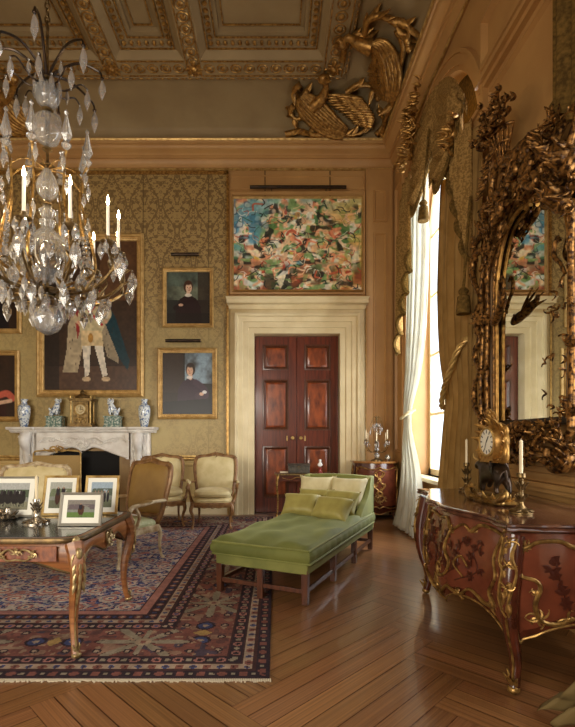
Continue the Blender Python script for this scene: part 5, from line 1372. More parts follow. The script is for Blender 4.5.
def inkstand():
    t = thing('silver_inkstand', 'ornate low silver object at the left edge of the writing table', 'inkstand', (fl(-3, 519, DT+.002)))
    m = MB(); m.lathe([(.10, 0), (.11, .012), (.09, .02), (.07, .035), (.075, .05), (.05, .07), (.02, .08), (.012, .095), (.002, .10)], 18, sx=1.4, sy=.8)
    r = random.Random(1)
    for k in range(16):
        a = 2*PI*k/16; m.petal((.11*math.cos(a), .06*math.sin(a), .02), (math.cos(a), math.sin(a), .3), (0, 0, 1), .05, .014, .008, .4)
    m.build('tray', SILVER, t)
    for sx in (-1, 1):
        m = MB(); m.lathe([(.022, .03), (.026, .06), (.018, .075), (.02, .085), (.004, .09)], 12, (sx*.08, 0, 0)); m.build('ink_pot', SILVER, t)
inkstand()
# ---------------------------------------------------------------- chandelier
def chandelier():
    CX, CY = -2.01, 4.15
    t = thing('chandelier', 'huge rock crystal chandelier with lit candles hanging over the writing table', 'chandelier', (CX, CY, HC-.07)); Z = lambda z: z-(HC-.07)
    z = HC-.07; k = 0
    m = MB(); m.lathe([(.07, Z(HC-.0)), (.07, Z(HC-.03)), (.03, Z(HC-.07)), (.01, Z(HC-.09))], 14)
    while z > 5.02:
        a = PI/2*(k % 2); c_, s_ = math.cos(a), math.sin(a)
        m.tube([(.020*math.cos(q)*c_, .020*math.cos(q)*s_, Z(z-.06)+.04*math.sin(q)) for q in [2*PI*i/12 for i in range(12)]], .007, 6, closed=True); z -= .062; k += 1
    m.build('chain', BRASS, t)
    m = MB(); m.tube([(0, 0, Z(5.03)), (0, 0, Z(2.5))], .012, 8)
    for zz, r in ((4.52, .05), (4.25, .045), (3.90, .04), (3.75, .06), (3.42, .04), (2.98, .05), (2.66, .10), (2.60, .06), (2.52, .035)): m.lathe([(.01, Z(zz-.03)), (r, Z(zz-.01)), (r*1.05, Z(zz)), (r*.8, Z(zz+.012)), (.01, Z(zz+.03))], 16)
    m.build('stem', BRASS, t)
    for prof, nm in (([(.02, 4.26), (.085, 4.30), (.11, 4.38), (.085, 4.46), (.02, 4.50)], 'crystal_ball'), ([(.02, 3.93), (.09, 3.97), (.125, 4.06), (.10, 4.17), (.03, 4.23)], 'crystal_ball'),
                     ([(.03, 3.45), (.08, 3.50), (.095, 3.57), (.07, 3.64), (.03, 3.72)], 'crystal_baluster'), ([(.03, 3.27), (.05, 3.30), (.075, 3.35), (.03, 3.40)], 'crystal_baluster'),
                     ([(.05, 2.72), (.10, 2.80), (.17, 2.92), (.19, 3.02), (.13, 3.12), (.05, 3.20), (.07, 3.26)], 'crystal_vase'), ([(.02, 2.26), (.09, 2.30), (.135, 2.39), (.12, 2.47), (.05, 2.52)], 'crystal_ball')):
        m = MB(); m.lathe([(r, Z(z_)) for r, z_ in prof], 24); m.build(nm, CRYST, t, ang=1)
    r = random.Random(9)
    small = MB()
    def tiny(x, y, zz, l, w):
        small.drop((x, y, Z(zz)), l, w, 5, sy=.8); small.ell((x, y, Z(zz)+.01), (.009, .009, .009), 5, 3)
    def drop(par, x, y, zz, l, w, n=6, flat=1):
        m = MB(); m.drop((x, y, Z(zz)), l, w, n, sy=flat)
        m.ell((x, y, Z(zz)+.012), (.011, .011, .011), 6, 4); m.build('crystal_drop', CRYST, par, ang=.2)
    # crown of curled branches at the top
    for k in range(8):
        a = 2*PI*k/8+.25; d = V((math.cos(a), math.sin(a), 0)); L = r.uniform(.38, .48); up = r.uniform(.06, .24)
        P = smooth_path([V((0, 0, Z(4.50))), d*.08+V((0, 0, Z(4.60))), d*(L*.6)+V((0, 0, Z(4.58+up))), d*L+V((0, 0, Z(4.54+up))), d*(L+.03)+V((0, 0, Z(4.48+up)))], 5)
        m = MB(); m.tube(P, [.013, .011, .009], 6); m.ell(P[-1], (.018, .018, .018), 7, 5)
        Q = smooth_path([V((0, 0, Z(4.48))), d*.14+V((0, 0, Z(4.44))), d*.27+V((0, 0, Z(4.52))), d*.33+V((0, 0, Z(4.49)))], 5); m.tube(Q, [.009, .006], 6)
        br = m.build('branch', BRONZE, t)
        drop(br, P[-1].x, P[-1].y, 4.46+up, r.uniform(.17, .24), .034, 6, .6); drop(br, Q[-1].x, Q[-1].y, 4.47, .18, .03, 6, .6)
        if k % 2: drop(br, P[8].x, P[8].y, 4.50+up*.6, .13, .022)
    # lyre-shaped cage with obelisk finials
    n6 = 8
    for k in range(n6):
        a = 2*PI*k/n6+.1; d = V((math.cos(a), math.sin(a), 0))
        P = smooth_path([d*.16+V((0, 0, Z(2.70))), d*.40+V((0, 0, Z(2.82))), d*.37+V((0, 0, Z(3.10))), d*.30+V((0, 0, Z(3.40))), d*.31+V((0, 0, Z(3.68))), d*.34+V((0, 0, Z(3.76)))], 6)
        m = MB(); m.tube(P, [.012, .014, .010, .012], 6); Q = smooth_path([d*.31+V((0, 0, Z(3.64))), d*.18+V((0, 0, Z(3.74))), V((0, 0, Z(3.72)))], 5); m.tube(Q, .007, 6)
        br = m.build('cage_rod', BRASS2, t)
        q = MB(); b = d*.34; q.lathe([(.02, Z(3.77)), (.045, Z(3.80)), (.02, Z(3.83)), (.05, Z(3.88)), (.03, Z(3.96)), (.010, Z(4.05)), (.02, Z(4.07)), (.002, Z(4.10))], 6, b); q.build('crystal_obelisk', CRYST, br, ang=.2)
        for zz, l in ((3.72, .15), (3.5, .11), (3.28, .14)):
            p = d*(.36 if zz > 3.6 else .33); a2 = r.uniform(-.05, .05); drop(br, p.x+a2, p.y, zz, l, .024)
        q = MB()
        for j in range(8): q.ell(d*(.33+.004*j)+V((0, 0, Z(3.22-.045*j))), (.02, .02, .02), 6, 5)
        q.build('crystal_chain', CRYST, br, ang=.2)
    # twelve candle arms
    for k in range(12):
        a = 2*PI*k/12+.20; d = V((math.cos(a), math.sin(a), 0)); s2 = V((-d.y, d.x, 0)); R = .64 if k % 2 else .60; zc = 3.0 if k % 2 else 3.03
        P = smooth_path([d*.08+V((0, 0, Z(2.64))), d*.26+V((0, 0, Z(2.60))), d*.48+V((0, 0, Z(2.62))), d*(R+.04)+V((0, 0, Z(2.76))), d*(R+.02)+V((0, 0, Z(2.90))), d*R+V((0, 0, Z(zc-.03)))], 6)
        m = MB(); m.tube(P, [.018, .016, .012, .012], 6)
        m.tube(smooth_path([d*.40+V((0, 0, Z(2.61))), d*.50+V((0, 0, Z(2.74))), d*.42+V((0, 0, Z(2.80))), d*.36+V((0, 0, Z(2.74)))], 5), [.010, .006], 6)
        m.tube(smooth_path([d*(R+.02)+V((0, 0, Z(2.74))), d*(R+.12)+V((0, 0, Z(2.80))), d*(R+.11)+V((0, 0, Z(2.88))), d*(R+.06)+V((0, 0, Z(2.85)))], 5), [.009, .005], 6)
        c0 = d*R; m.lathe([(.012, Z(zc-.05)), (.028, Z(zc-.03)), (.058, Z(zc-.01)), (.062, Z(zc)), (.018, Z(zc+.004)), (.02, Z(zc+.045)), (.014, Z(zc+.045))], 12, c0)
        for j in range(5): m.petal(P[6+4*j], (d*.3*((-1)**j)+s2*(.5*(-1)**j)+V((0, 0, .6))), d, .07, .02, .012, .3)
        arm = m.build('candle_arm', BRASS, t)
        q = MB(); q.lathe([(.0135, Z(zc+.03)), (.013, Z(zc+.30)), (.006, Z(zc+.31))], 10, c0); q.build('candle', CANDLE, arm)
        q = MB(); q.lathe([(.003, Z(zc+.306)), (.014, Z(zc+.325)), (.011, Z(zc+.35)), (.001, Z(zc+.39))], 8, c0); q.build('flame', FLAME, arm)
        for j in range(4):
            b = 2*PI*j/4+a+.4; p = c0+V((math.cos(b), math.sin(b), 0))*.058; tiny(p.x, p.y, zc-.02, .10 if j % 2 else .14, .026 if j % 2 else .032)
        for j, u in enumerate((.3, .52)): tiny(d.x*u+s2.x*.03*(-1)**j, d.y*u+s2.y*.03*(-1)**j, 2.60+.04*(j == 3), .12, .026)
        for j in range(2): tiny(d.x*(.26+.1*j)+s2.x*.09, d.y*(.26+.05*j)+s2.y*.09, 3.0-.06*j, .12, .03)
        for j in range(0): tiny(d.x*(R-.08)+s2.x*.05*(j-1), d.y*(R-.08)+s2.y*.05*(j-1), 2.80+.05*j, .13, .03)
        p = d*(R+.12); drop(arm, p.x, p.y, 2.86, .20, .048, 6, .4)
        p = d*.36; drop(arm, p.x, p.y, 2.76, .20, .055, 6, .3)
        p = d*.46; drop(arm, p.x, p.y, 2.58, .17, .042, 6, .4); p = d*.2+s2*.05; drop(arm, p.x, p.y, 2.56, .13, .028)
    # inner ring of clear pendants round the stem and below
    for k in range(10):
        a = 2*PI*k/10; drop(t, .20*math.cos(a), .20*math.sin(a), 3.0, .20, .042, 6, .6)
    for k in range(8):
        a = 2*PI*k/8+.2; drop(t, .13*math.cos(a), .13*math.sin(a), 2.54, .13, .026)
    for k in range(8):
        a = 2*PI*k/8; drop(t, .10*math.cos(a), .10*math.sin(a), 4.5, .16, .026)
    q = small.build('crystal_drops', CRYST, t, ang=.2); q['kind'] = 'stuff'
    # candlelight given off by the ring of flames
    for k in range(4):
        a = PI/2*k+.4; l = bpy.data.lights.new('candle_glow', 'POINT'); l.energy = 7; l.color = (1, .78, .52); l.shadow_soft_size = .05
        o = bpy.data.objects.new('candle_glow', l); C.objects.link(o); o.location = (CX+.64*math.cos(a), CY+.64*math.sin(a), 3.40)
chandelier()

# ---------------------------------------------------------------- gilt griffins in the corners of the cove
def cove_b(px, py, off=.06):
    """picture point carried onto the cove over the back wall"""
    best = None
    for i in range(80):
        th = PI/2*i/79; inset = .17+.86*(1-math.cos(th)); h = 6.52+(HC-6.52)*math.sin(th); y = YB-inset
        e = abs((PY0-py)/F-(h-EYE)/y)
        if best is None or e < best[0]: best = (e, y-off, h-off*.9)
    e, y, h = best; return V(((px-PX0)/F*y, y, h))
def cove_r(px, py, off=.06):
    best = None
    for i in range(80):
        th = PI/2*i/79; inset = .17+.86*(1-math.cos(th)); h = 6.52+(HC-6.52)*math.sin(th); x = XR-inset
        e = abs((px-PX0)/(PY0-py)-x/(h-EYE))
        if best is None or e < best[0]: best = (e, x-off, h-off*.9)
    e, x, h = best; y = F*(h-EYE)/(PY0-py); return V((x, y, h))
def griffin(label, f, body, neck, wing, scrolls, sgn):
    t = thing('gilt_griffin', label, 'cove ornament', f(*body[0]))
    O = V(t.location); g = lambda x, y, off=.06: f(x, y, off)-O
    B2 = smooth_path(body, 5); P = [g(*p, .10) for p in B2]; n = len(P)
    R = [.03+.085*math.sin(PI*(.12+.80*i/(n-1)))**1.2 for i in range(n)]
    m = MB(); m.tube(P, R, 12); m.build('body', GILT, t, ang=1.2)
    m = MB(); r = random.Random(3)
    for q in range(-4, 5):   # long shell-like ribs sweeping along the breast
        pts = []
        for i, p in enumerate(B2):
            a, b = B2[max(i-1, 0)], B2[min(i+1, n-1)]; dx, dy = b[0]-a[0], b[1]-a[1]; l = math.hypot(dx, dy); u = i/(n-1)
            o_ = q*2.9*math.sin(PI*(.10+.78*(1-u)))**.8; pts.append(g(p[0]-dy/l*o_, p[1]+dx/l*o_, .17-.012*abs(q)))
        m.tube(pts, [.03, .042, .04, .02], 6)
    m.build('ribs', GILT, t, ang=1.2)
    m = MB(); m.tube([g(*p, .16) for p in smooth_path(neck, 5)], [.10, .09, .06, .045, .05], 10); m.ell(g(*neck[-1], .17), (.10, .08, .07), 10, 7)
    m.petal(g(*neck[-1], .2), (sgn*.6, -.3, -.6), (0, -1, 0), .16, .04, .04, .2); m.build('head', GILT, t, ang=1.2)
    m = MB(); a, b = wing      # wing: root polyline a, tips polyline b
    A = smooth_path(a, 4); B = smooth_path(b, 4); n = min(len(A), len(B))
    for i in range(0, n):
        p, q = g(*A[i], .15), g(*B[i], .10)
        for s_, ww in ((1, .05), (.66, .045), (.36, .04)):
            d = q-p; m.petal(p+V((0, -.03, -.03))*(1-s_)*2, d, (0, -.7, -.7), d.length*s_, ww*.72, .028, -.05, 6, 5)
    m.build('wing', GILTP if False else GILT, t, ang=1.2)
    m = MB()
    for s_ in scrolls:
        pts = [g(*p, .09) for p in smooth_path(s_, 5)]; m.tube(pts, [.05, .045, .03, .045], 8); m.ell(pts[-1], (.06, .05, .06), 8, 6)
        for i in range(2, len(pts)-1, 3):
            dd = (pts[i+1]-pts[i-1]).normalized(); m.petal(pts[i], dd+V((r.uniform(-.9, .9), r.uniform(-.3, .1), r.uniform(-.9, .9))), (0, -1, 0), r.uniform(.14, .24), .05, .03, .3)
    m.build('scrollwork', GILT, t, ang=1.2)
griffin('gilt winged griffin ornament on the cove over the back wall, right corner', cove_b, [(345, 132), (330, 124), (316, 112), (306, 102), (300, 95)], [(312, 106), (322, 96), (326, 86), (324, 78)],
        ([(362, 96), (368, 104), (374, 114), (372, 124)], [(320, 94), (326, 104), (342, 114), (352, 122)]),
        [[(285, 133), (300, 130), (316, 134), (336, 132), (352, 134), (366, 128), (364, 122)], [(300, 84), (294, 90), (300, 98), (306, 92)], [(294, 104), (290, 112), (298, 118), (306, 112)], [(346, 92), (358, 84), (372, 86), (378, 96)], [(376, 134), (384, 122), (380, 110)]], 1)
griffin('gilt winged griffin ornament on the cove over the window wall, right corner', cove_r, [(394, 100), (395, 84), (393, 66), (388, 50), (380, 44)], [(380, 48), (368, 44), (358, 38), (350, 44)],
        ([(386, 60), (384, 70), (386, 84), (390, 92)], [(376, 60), (372, 72), (374, 88), (384, 100)]),
        [[(345, 60), (348, 48), (356, 38), (366, 34), (374, 40)], [(370, 34), (374, 20), (386, 16), (398, 22), (408, 34), (414, 48)], [(402, 30), (408, 44), (406, 62), (402, 78)], [(404, 22), (414, 28), (412, 40)], [(400, 84), (396, 104), (390, 118), (386, 134)]], -1)
griffin('gilt griffin ornament on the cove behind the chandelier at the left edge', cove_b, [(36, 128), (22, 122), (10, 112), (0, 100), (-6, 90)], [(0, 100), (8, 92), (14, 84), (12, 78)],
        ([(-20, 96), (-24, 106), (-28, 118), (-24, 126)], [(8, 92), (2, 104), (-8, 114), (-14, 124)]),
        [[(50, 134), (36, 131), (20, 134), (0, 132), (-20, 134)], [(-8, 84), (-14, 92), (-6, 100), (0, 92)]], -1)

# ---------------------------------------------------------------- looking glass and its carved frame
MX = 2.0
def mp(px, py, d=0.0):
    x = MX-d; y = F*x/(px-PX0); return V((x, y, EYE-(py-PY0)/F*y))
def looking_glass():
    yc = 3.70
    t = thing('pier_glass', 'enormous rococo pier glass in a dark gilt frame on the wall over the commode', 'mirror', (XR-.012, yc, 2.3)); O = V(t.location)
    fl_ = lambda p, s: V((p.x, p.y if s > 0 else 2*yc-p.y, p.z))-O
    gl = smooth_path([(498, 421), (498, 350), (498, 290), (501, 262), (506, 238), (513, 221), (523, 210), (531, 207)], 5)
    L_ = [mp(*p) for p in gl]; left = [(p.y, p.z) for p in L_]; top_y = yc
    left[-1] = (yc, left[-1][1]); out = left+[(2*yc-y, z) for y, z in left[::-1][1:]]
    m = MB(); n = len(out); m.add([V((MX+.02, y, z))-O for y, z in out], [tuple(range(n))[::-1]]); m.build('glass', GLASSM, t, smooth=False)
    m = MB(); m.loft([[V((x, yc+(y-yc)*1.10, 2.3+(z-2.3)*1.07))-O for y, z in out] for x in (MX+.025, XR-.006)], caps=True); m.build('backboard', BRONZE, t, smooth=False)
    def both(name, strokes, r, d=.05, mt=GILTD, leaf=.0, per=3, seed=1, skip=()):
        for s in (1, -1):
            m = MB(); rr = random.Random(seed)
            for si, st in enumerate(strokes):
                if s < 0 and si in skip: continue
                if isinstance(st, dict): rad = st['r']; P = st['p']
                else: rad = r; P = st
                pts = [fl_(mp(*p, d), s) for p in smooth_path(P, 5)]
                m.tube(pts, rad, 7)
                if leaf:
                    for i in range(1, len(pts)-1, per):
                        dd = (pts[i+1]-pts[i-1]).normalized(); sd = dd.cross(V((-1, 0, 0)))
                        for q in (1, -1):
                            m.hook(pts[i], dd*.9+sd*q*rr.uniform(.5, 1.2)+V((-rr.uniform(0, .25), 0, 0)), (-1, 0, 0), leaf*rr.uniform(.7, 1.3), leaf*.13, -q*rr.uniform(1.2, 3))
            m.build(name, mt, t, ang=1.2)
    both('inner_moulding', [[(497, 422), (497, 350), (497, 290), (500, 262), (505, 238), (512, 220), (522, 208), (531, 204)]], [.020, .018, .020], .006, GILT)
    both('inner_leafwork', [[(494, 425), (494, 350), (494, 290), (497, 260), (503, 236), (510, 216), (521, 203), (531, 199)]], .014, .01, GILTD, .055, 2, 3)
    both('outer_column', [[(482, 430), (481, 380), (483, 330), (481, 290), (485, 262), (492, 236), (500, 214)], [(488, 430), (487, 370), (488, 310), (488, 272), (495, 246)]], [.028, .022, .026], .05, GILTD, .085, 2, 5)
    both('side_scroll', [[(480, 296), (474, 280), (473, 262), (480, 250), (486, 258), (482, 268)], [(476, 262), (474, 246), (480, 236), (478, 222)], [(484, 250), (488, 232), (482, 214), (490, 204), (498, 212), (494, 222)],
                         [(481, 300), (476, 318), (480, 338), (476, 356), (482, 372), (488, 366)], [(480, 372), (474, 392), (478, 412), (486, 420), (490, 410)]], [.024, .03, .018], .06, GILTD, .10, 2, 7)
    both('crest_scroll', [[(495, 218), (492, 196), (494, 176), (501, 162), (511, 155), (519, 158), (522, 168), (517, 176)], [(505, 214), (502, 194), (506, 178), (514, 180), (516, 192), (510, 200)],
                          [(512, 154), (522, 146), (530, 138), (538, 133), (546, 136)], [(520, 200), (524, 184), (534, 176), (544, 180), (546, 192), (538, 198)], [(524, 160), (532, 150), (537, 164), (531, 174)]], [.03, .042, .024], .06, GILTD, .10, 2, 11, (0, 2))
    both('pinched_scroll', [[(497, 312), (500, 300), (503, 292), (504, 284), (502, 277), (500, 282)]], [.012, .018, .012], .02, GILTD, .04, 4, 17)
    both('volute', [spiral((511, 170), 10, 3, 2.2, 8.6, 12), spiral((529, 180), 8, 3, -1.0, 4.6, 12), spiral((502, 196), 8, 2, 1.0, 7.0, 12), spiral((524, 152), 7, 2, 3.0, 8.6, 10)], [.026, .034, .02], .13, GILTD, .05, 4, 19, (3,))
    both('base_scroll', [[(486, 432), (492, 446), (502, 452), (512, 444), (508, 434)], [(500, 426), (512, 436), (524, 430), (536, 440), (531, 452)], [(510, 446), (520, 458), (531, 462)], [(516, 430), (526, 424), (536, 430)]], [.026, .036, .022], .06, GILTD, .10, 2, 13)
    # pierced heavy scrolls, seen at the right of the crest and base
    for (c, r0, r1, a0, a1) in (((561, 162), 15, 6, -2.2, 3.2), ((557, 203), 13, 5, 2.8, 8.4), ((560, 455), 17, 6, 3.6, -1.6), ((546, 148), 9, 4, .5, 5)):
        g = MB(); pts = smooth_path([(c[0]+(p[0]-c[0])*.85, p[1]) for p in spiral(c, r0, r1, a0, a1, 12)], 3); P = [mp(*p, .10)-O for p in pts]; g.tube(P, [.04, .045, .03], 8)
        for i in range(2, len(P)-2, 4): g.petal(P[i], (P[i+1]-P[i-1])+V((-.02, 0, .03)), (-1, 0, 0), .13, .035, .022, .4)
        g.build('shell_scroll', GILTD, t, ang=1.2)
    # flower basket on the upper corner
    r = random.Random(21)
    for s in (1, ):
        m = MB(); c = fl_(mp(504, 150, .06), s); up = V((0, 0, 1)); yy = V((0, 1, 0))
        for k in range(9):
            a = PI*k/8; d = V((-math.sin(a)*.6, math.cos(a), 0)); m.tube([c+d*.06+up*-.08, c+d*.10+up*.03, c+d*.16+up*.14], .010, 5)
        for h, q in ((.13, .16), (.03, .10), (-.08, .06)): m.tube([c+V((-math.sin(PI*k/12)*.6*q, math.cos(PI*k/12)*q, h)) for k in range(13)], .013, 6)
        m.build('basket', GILTD, t, ang=1.2)
        m = MB()
        for k in range(52):
            u, v_ = r.gauss(0, .15), min(abs(r.gauss(.0, .14)), .33); p = c+V((-.04-r.random()*.10, u*(1.1 if v_ < .2 else .6)*s, .12+v_))
            for j in range(5):
                a = 2*PI*j/5+k; m.petal(p, (-.5, math.cos(a), math.sin(a)), (-1, 0, 0), r.uniform(.035, .06), .022, .010, .4, 4, 5)
            m.ell(p+V((-.02, 0, 0)), (.014, .014, .014), 6, 4)
        for (du, dv, l) in ((.15, .10, .2), (-.02, .25, .2), (.06, .17, .2), (-.14, .12, .16), (.20, -.05, .2)):
            P = [c+V((-.06, (du*i/4)*1.1*s, .1+(dv+.1)*i/4)) for i in range(5)]; m.tube(P, .009, 5)
            for p in P[2:]:
                for j in range(4): m.petal(p, (r.uniform(-.6, .1), r.uniform(-1, 1), r.uniform(-.3, 1)), (-1, 0, 0), .075, .02, .010, .3)
        for k in range(10):      # spray falling from the basket
            p = c+V((-.03, s*(.13+.022*k), .08-.032*k)); 
            for j in range(3): m.petal(p, (-.3, s*r.uniform(.2, 1), r.uniform(-1, .2)), (-1, 0, 0), .08, .022, .012, .3)
        m.build('carved_flowers', GILTD, t, ang=1.2)
    # leafy bouquet at the middle of the crest and foliage scattered over the frame
    m = MB()
    def burst(px, py, n, s, L, d=.08):
        for k in range(n):
            p = mp(px+r.uniform(-s, s)*.7, py+r.uniform(-s, s), d+r.uniform(-.03, .05))-O
            m.petal(p, (r.uniform(-.7, .0), r.uniform(-1, 1), r.uniform(-1, 1)), (-1, 0, 0), L*r.uniform(.5, .9), L*.17, L*.10, r.uniform(0, .5), 4, 5); m.hook(p, (r.uniform(-.4, 0), r.uniform(-1, 1), r.uniform(-1, 1)), (-1, 0, 0), L*r.uniform(.7, 1.2), L*.12, r.choice((-1, 1))*2.4)
    for (x, y, n, s, L) in ((553, 123, 22, 8, .10), (547, 137, 8, 6, .10), (540, 152, 9, 7, .10), (528, 190, 5, 7, .08), (512, 168, 4, 7, .08), (505, 190, 4, 7, .08), (550, 178, 6, 8, .08), (565, 185, 8, 8, .09), (570, 205, 8, 8, .09),
                            (520, 436, 28, 9, .09), (540, 432, 24, 9, .08), (508, 438, 18, 7, .09), (556, 428, 22, 9, .08), (571, 452, 16, 8, .08), (528, 450, 16, 6, .08), (566, 300, 10, 20, .07), (565, 380, 12, 30, .07), (492, 432, 12, 6, .09), (498, 205, 12, 7, .09), (484, 232, 10, 5, .09)):
        burst(x, y, n, s, L)
    m.build('carved_leaves', GILTD, t, ang=1.2)
    # carved bird with spread wings on the left column, reflected in the glass
    b = mp(497, 318, .07)-O
    o = skin('carved_bird', GILTD, [tuple(b+V(q)) for q in ((0, 0, 0), (-.03, -.09, .03), (-.05, -.18, .07), (-.05, -.24, .13), (.0, .10, -.03))], [(0, 1), (1, 2), (2, 3), (0, 4)], [.045, .04, .024, .022, .025], t, 1)
    m = MB()
    for k in range(4): m.petal(b+V((-.01, -.03, .02)), (-.08, -.9+.16*k, .15+.2*k), (-1, 0, 0), .30-.02*k, .022, .010, .1)
    for k in range(3): m.petal(b+V((-.02, .08, 0)), (-.2, .9, .5-.2*k), (-1, 0, 0), .24, .028, .012, .2)
    m.build('bird_wing', GILTD, o, ang=1.2)
looking_glass()

# ---------------------------------------------------------------- on the commode
candlestick('gilt_candlestick', 'gilt candlestick on the commode, on the window side of the bull clock', fl(466.5, 491, CH+.002), BRASS, .235, .19, .06)
candlestick('gilt_candlestick', 'gilt candlestick on the commode, nearest the camera, right of the bull clock', fl(521, 513, CH+.002), BRASS, .235, .19, .065)
def bull_clock():
    p = fl(494, 502, CH+.002); t = thing('bull_clock', 'gilt clock carried by a black bronze bull on the commode', 'clock', p, math.radians(-86))
    # local front (dial) faces -Y, bull walks along X
    m = MB(); r = random.Random(6); m.lathe([(.17, 0), (.18, .012), (.15, .025), (.16, .04), (.12, .055), (.10, .06)], 20, sx=1.25, sy=.6)
    for k in range(14):
        a = 2*PI*k/14; d = V((math.cos(a)*1.2, math.sin(a)*.6, 0)); m.petal(d*.12+V((0, 0, .02)), d+V((0, 0, r.uniform(-.3, .6))), (0, 0, 1), .07, .022, .014, .4)
    for s_ in (-1, 1): m.tube(smooth_path([V((s_*.10, -.06, .02)), V((s_*.2, -.08, .03)), V((s_*.25, -.06, .08)), V((s_*.2, -.04, .1))], 5), [.02, .024, .014], 7); m.ell((s_*.2, -.07, .02), (.03, .03, .02))
    m.build('rocaille_base', BRASS2, t, ang=1)
    P = [(0, 0, .215), (-.08, 0, .225), (.08, 0, .22), (.135, 0, .25), (.175, -.01, .255), (.215, -.02, .225), (.085, -.035, .14), (.09, -.035, .065), (.10, .035, .15), (.135, .035, .085), (-.10, -.035, .15), (-.085, -.035, .11), (-.10, -.035, .065), (-.11, .035, .14), (-.13, .035, .065), (-.14, 0, .22), (-.17, 0, .15)]
    E = [(0, 1), (0, 2), (2, 3), (3, 4), (4, 5), (2, 6), (6, 7), (2, 8), (8, 9), (1, 10), (10, 11), (11, 12), (1, 13), (13, 14), (1, 15), (15, 16)]
    R = [.066, .064, .066, .045, .036, .022, .024, .016, .024, .016, .030, .018, .015, .030, .015, .014, .008]
    P = [(-x, y, z) for x, y, z in P]
    skin('bull', BRONZE, P, E, R, t, 2)
    for s_ in (-1, 1):
        m = MB(); m.tube(smooth_path([V((.17, s_*.02, .28)), V((.18, s_*.05, .30)), V((.19, s_*.05, .33))], 4), [.008, .003], 6)
        m.v = [(-x, y, z) for x, y, z in m.v]; m.build('horn', GILTP, t)
    m = MB(); R_ = Matrix.Rotation(PI/2, 3, 'X'); c = V((0, 0, .415))
    m.lathe([(.11, -.05), (.125, -.02), (.12, .02), (.105, .045), (.10, .05)], 28, c, R_)
    m.loft([[V((x*w_, y, z)) for x, y in ((-1, -.05), (1, -.05), (1, .05), (-1, .05))] for w_, z in ((.10, .275), (.07, .30), (.08, .34))], caps=True)
    for k in range(18):
        a = 2*PI*k/18; d = V((math.cos(a), 0, math.sin(a))); m.petal(c+d*.115, d+V((r.uniform(-.5, .5), -.2, r.uniform(-.5, .5))), (0, -1, 0), r.uniform(.05, .10), .024, .016, .4)
    for s_ in (-1, 1): m.tube(smooth_path([V((s_*.07, 0, .29)), V((s_*.15, -.01, .30)), V((s_*.17, -.01, .38)), V((s_*.13, 0, .44)), V((s_*.15, 0, .50)), V((s_*.08, 0, .54))], 5), [.022, .026, .014, .02, .01], 7)
    for k in range(8): m.petal(c+V((0, 0, .12)), (r.uniform(-.8, .8), r.uniform(-.3, .1), 1), (0, -1, 0), r.uniform(.07, .12), .026, .016, .3)
    m.build('clock_case', GILT, t, ang=1)
    m = MB(); m.lathe([(.001, .052), (.088, .052), (.092, .048)], 28, c, R_); d = m.build('dial', mat('enamel_dial', (226, 220, 204), rough=.2), t)
    NUM = mat('black_enamel', (30, 30, 40), rough=.4)
    for k in range(12):
        q = MB(); a = 2*PI*k/12; p_ = c+V((.070*math.sin(a), -.054, .070*math.cos(a))); M_ = Matrix.Rotation(-a, 3, 'Y').to_3x3() if False else Matrix.Rotation(a, 3, 'Y'); q.cbox(p_, (.004, .0008, .011), M_); q.build('numeral', NUM, d)
    q = MB(); q.cbox(c+V((.012, -.056, .018)), (.003, .0008, .026), Matrix.Rotation(.6, 3, 'Y')); q.cbox(c+V((-.01, -.056, -.02)), (.002, .0008, .036), Matrix.Rotation(.4, 3, 'Y')); q.build('hand', BLACK, d)
    q = MB(); q.tube([c+V((.094*math.cos(a), -.052, .094*math.sin(a))) for a in [2*PI*k/30 for k in range(30)]], .009, 6, closed=True); q.build('bezel', GILTP, d)
bull_clock()

# ---------------------------------------------------------------- curtains
def drape(rows, folds, amp, m_, name, n=110, seed=0, parent=None, solid=0):
    """rows: (z, y0, y1, x, amplitude scale). Folds run down between them"""
    r = random.Random(seed); ph = r.uniform(0, 6); mb = MB(); R = []
    rows = [tuple(q) for q in rows]; P = smooth_path([(q[0], q[1], q[2]) for q in rows], 5); Q = smooth_path([(q[3], q[4], 0) for q in rows], 5)
    for (z, y0, y1), (x, a, _) in zip(P, Q):
        rr = []
        for i in range(n+1):
            u = i/n; w_ = u+.018*math.sin(u*23+ph)+.012*math.sin(z*1.3+u*9)
            d = math.sin(w_*folds*2*PI+ph); d2 = math.sin(w_*folds*4.3*PI+ph*2+z*.6)
            rr.append(V((x-amp*a*(.75*math.copysign(abs(d)**.8, d)+.25*d2), y0+(y1-y0)*u+.02*a*d2, z)))
        R.append(rr)
    mb.loft(R, closed=False); return mb.build(name, m_, parent, ang=2, solid=solid)
def rope(pts, r, m_, name, parent):
    m = MB(); P = smooth_path(pts, 8); P = [V(p) for p in P]
    for k in range(3):
        out = []
        for i, p in enumerate(P):
            t_ = (P[min(i+1, len(P)-1)]-P[max(i-1, 0)]).normalized(); u = t_.cross(V((0, 0, 1)));
            if u.length < .01: u = V((1, 0, 0))
            u.normalize(); w_ = t_.cross(u); a = i*.7+k*2*PI/3; out.append(p+(u*math.cos(a)+w_*math.sin(a))*r*.55)
        m.tube(out, r*.62, 6)
    return m.build(name, m_, parent)
def tassel(c, l, r, m_, parent):
    m = MB(); m.lathe([(r*.3, 0), (r*.5, -l*.05), (r*.75, -l*.15), (r*.45, -l*.28), (r*.8, -l*.34), (r, -l*.95), (r*.95, -l), (.001, -l)], 16, c); return m.build('tassel', m_, parent)
X0 = 2.02
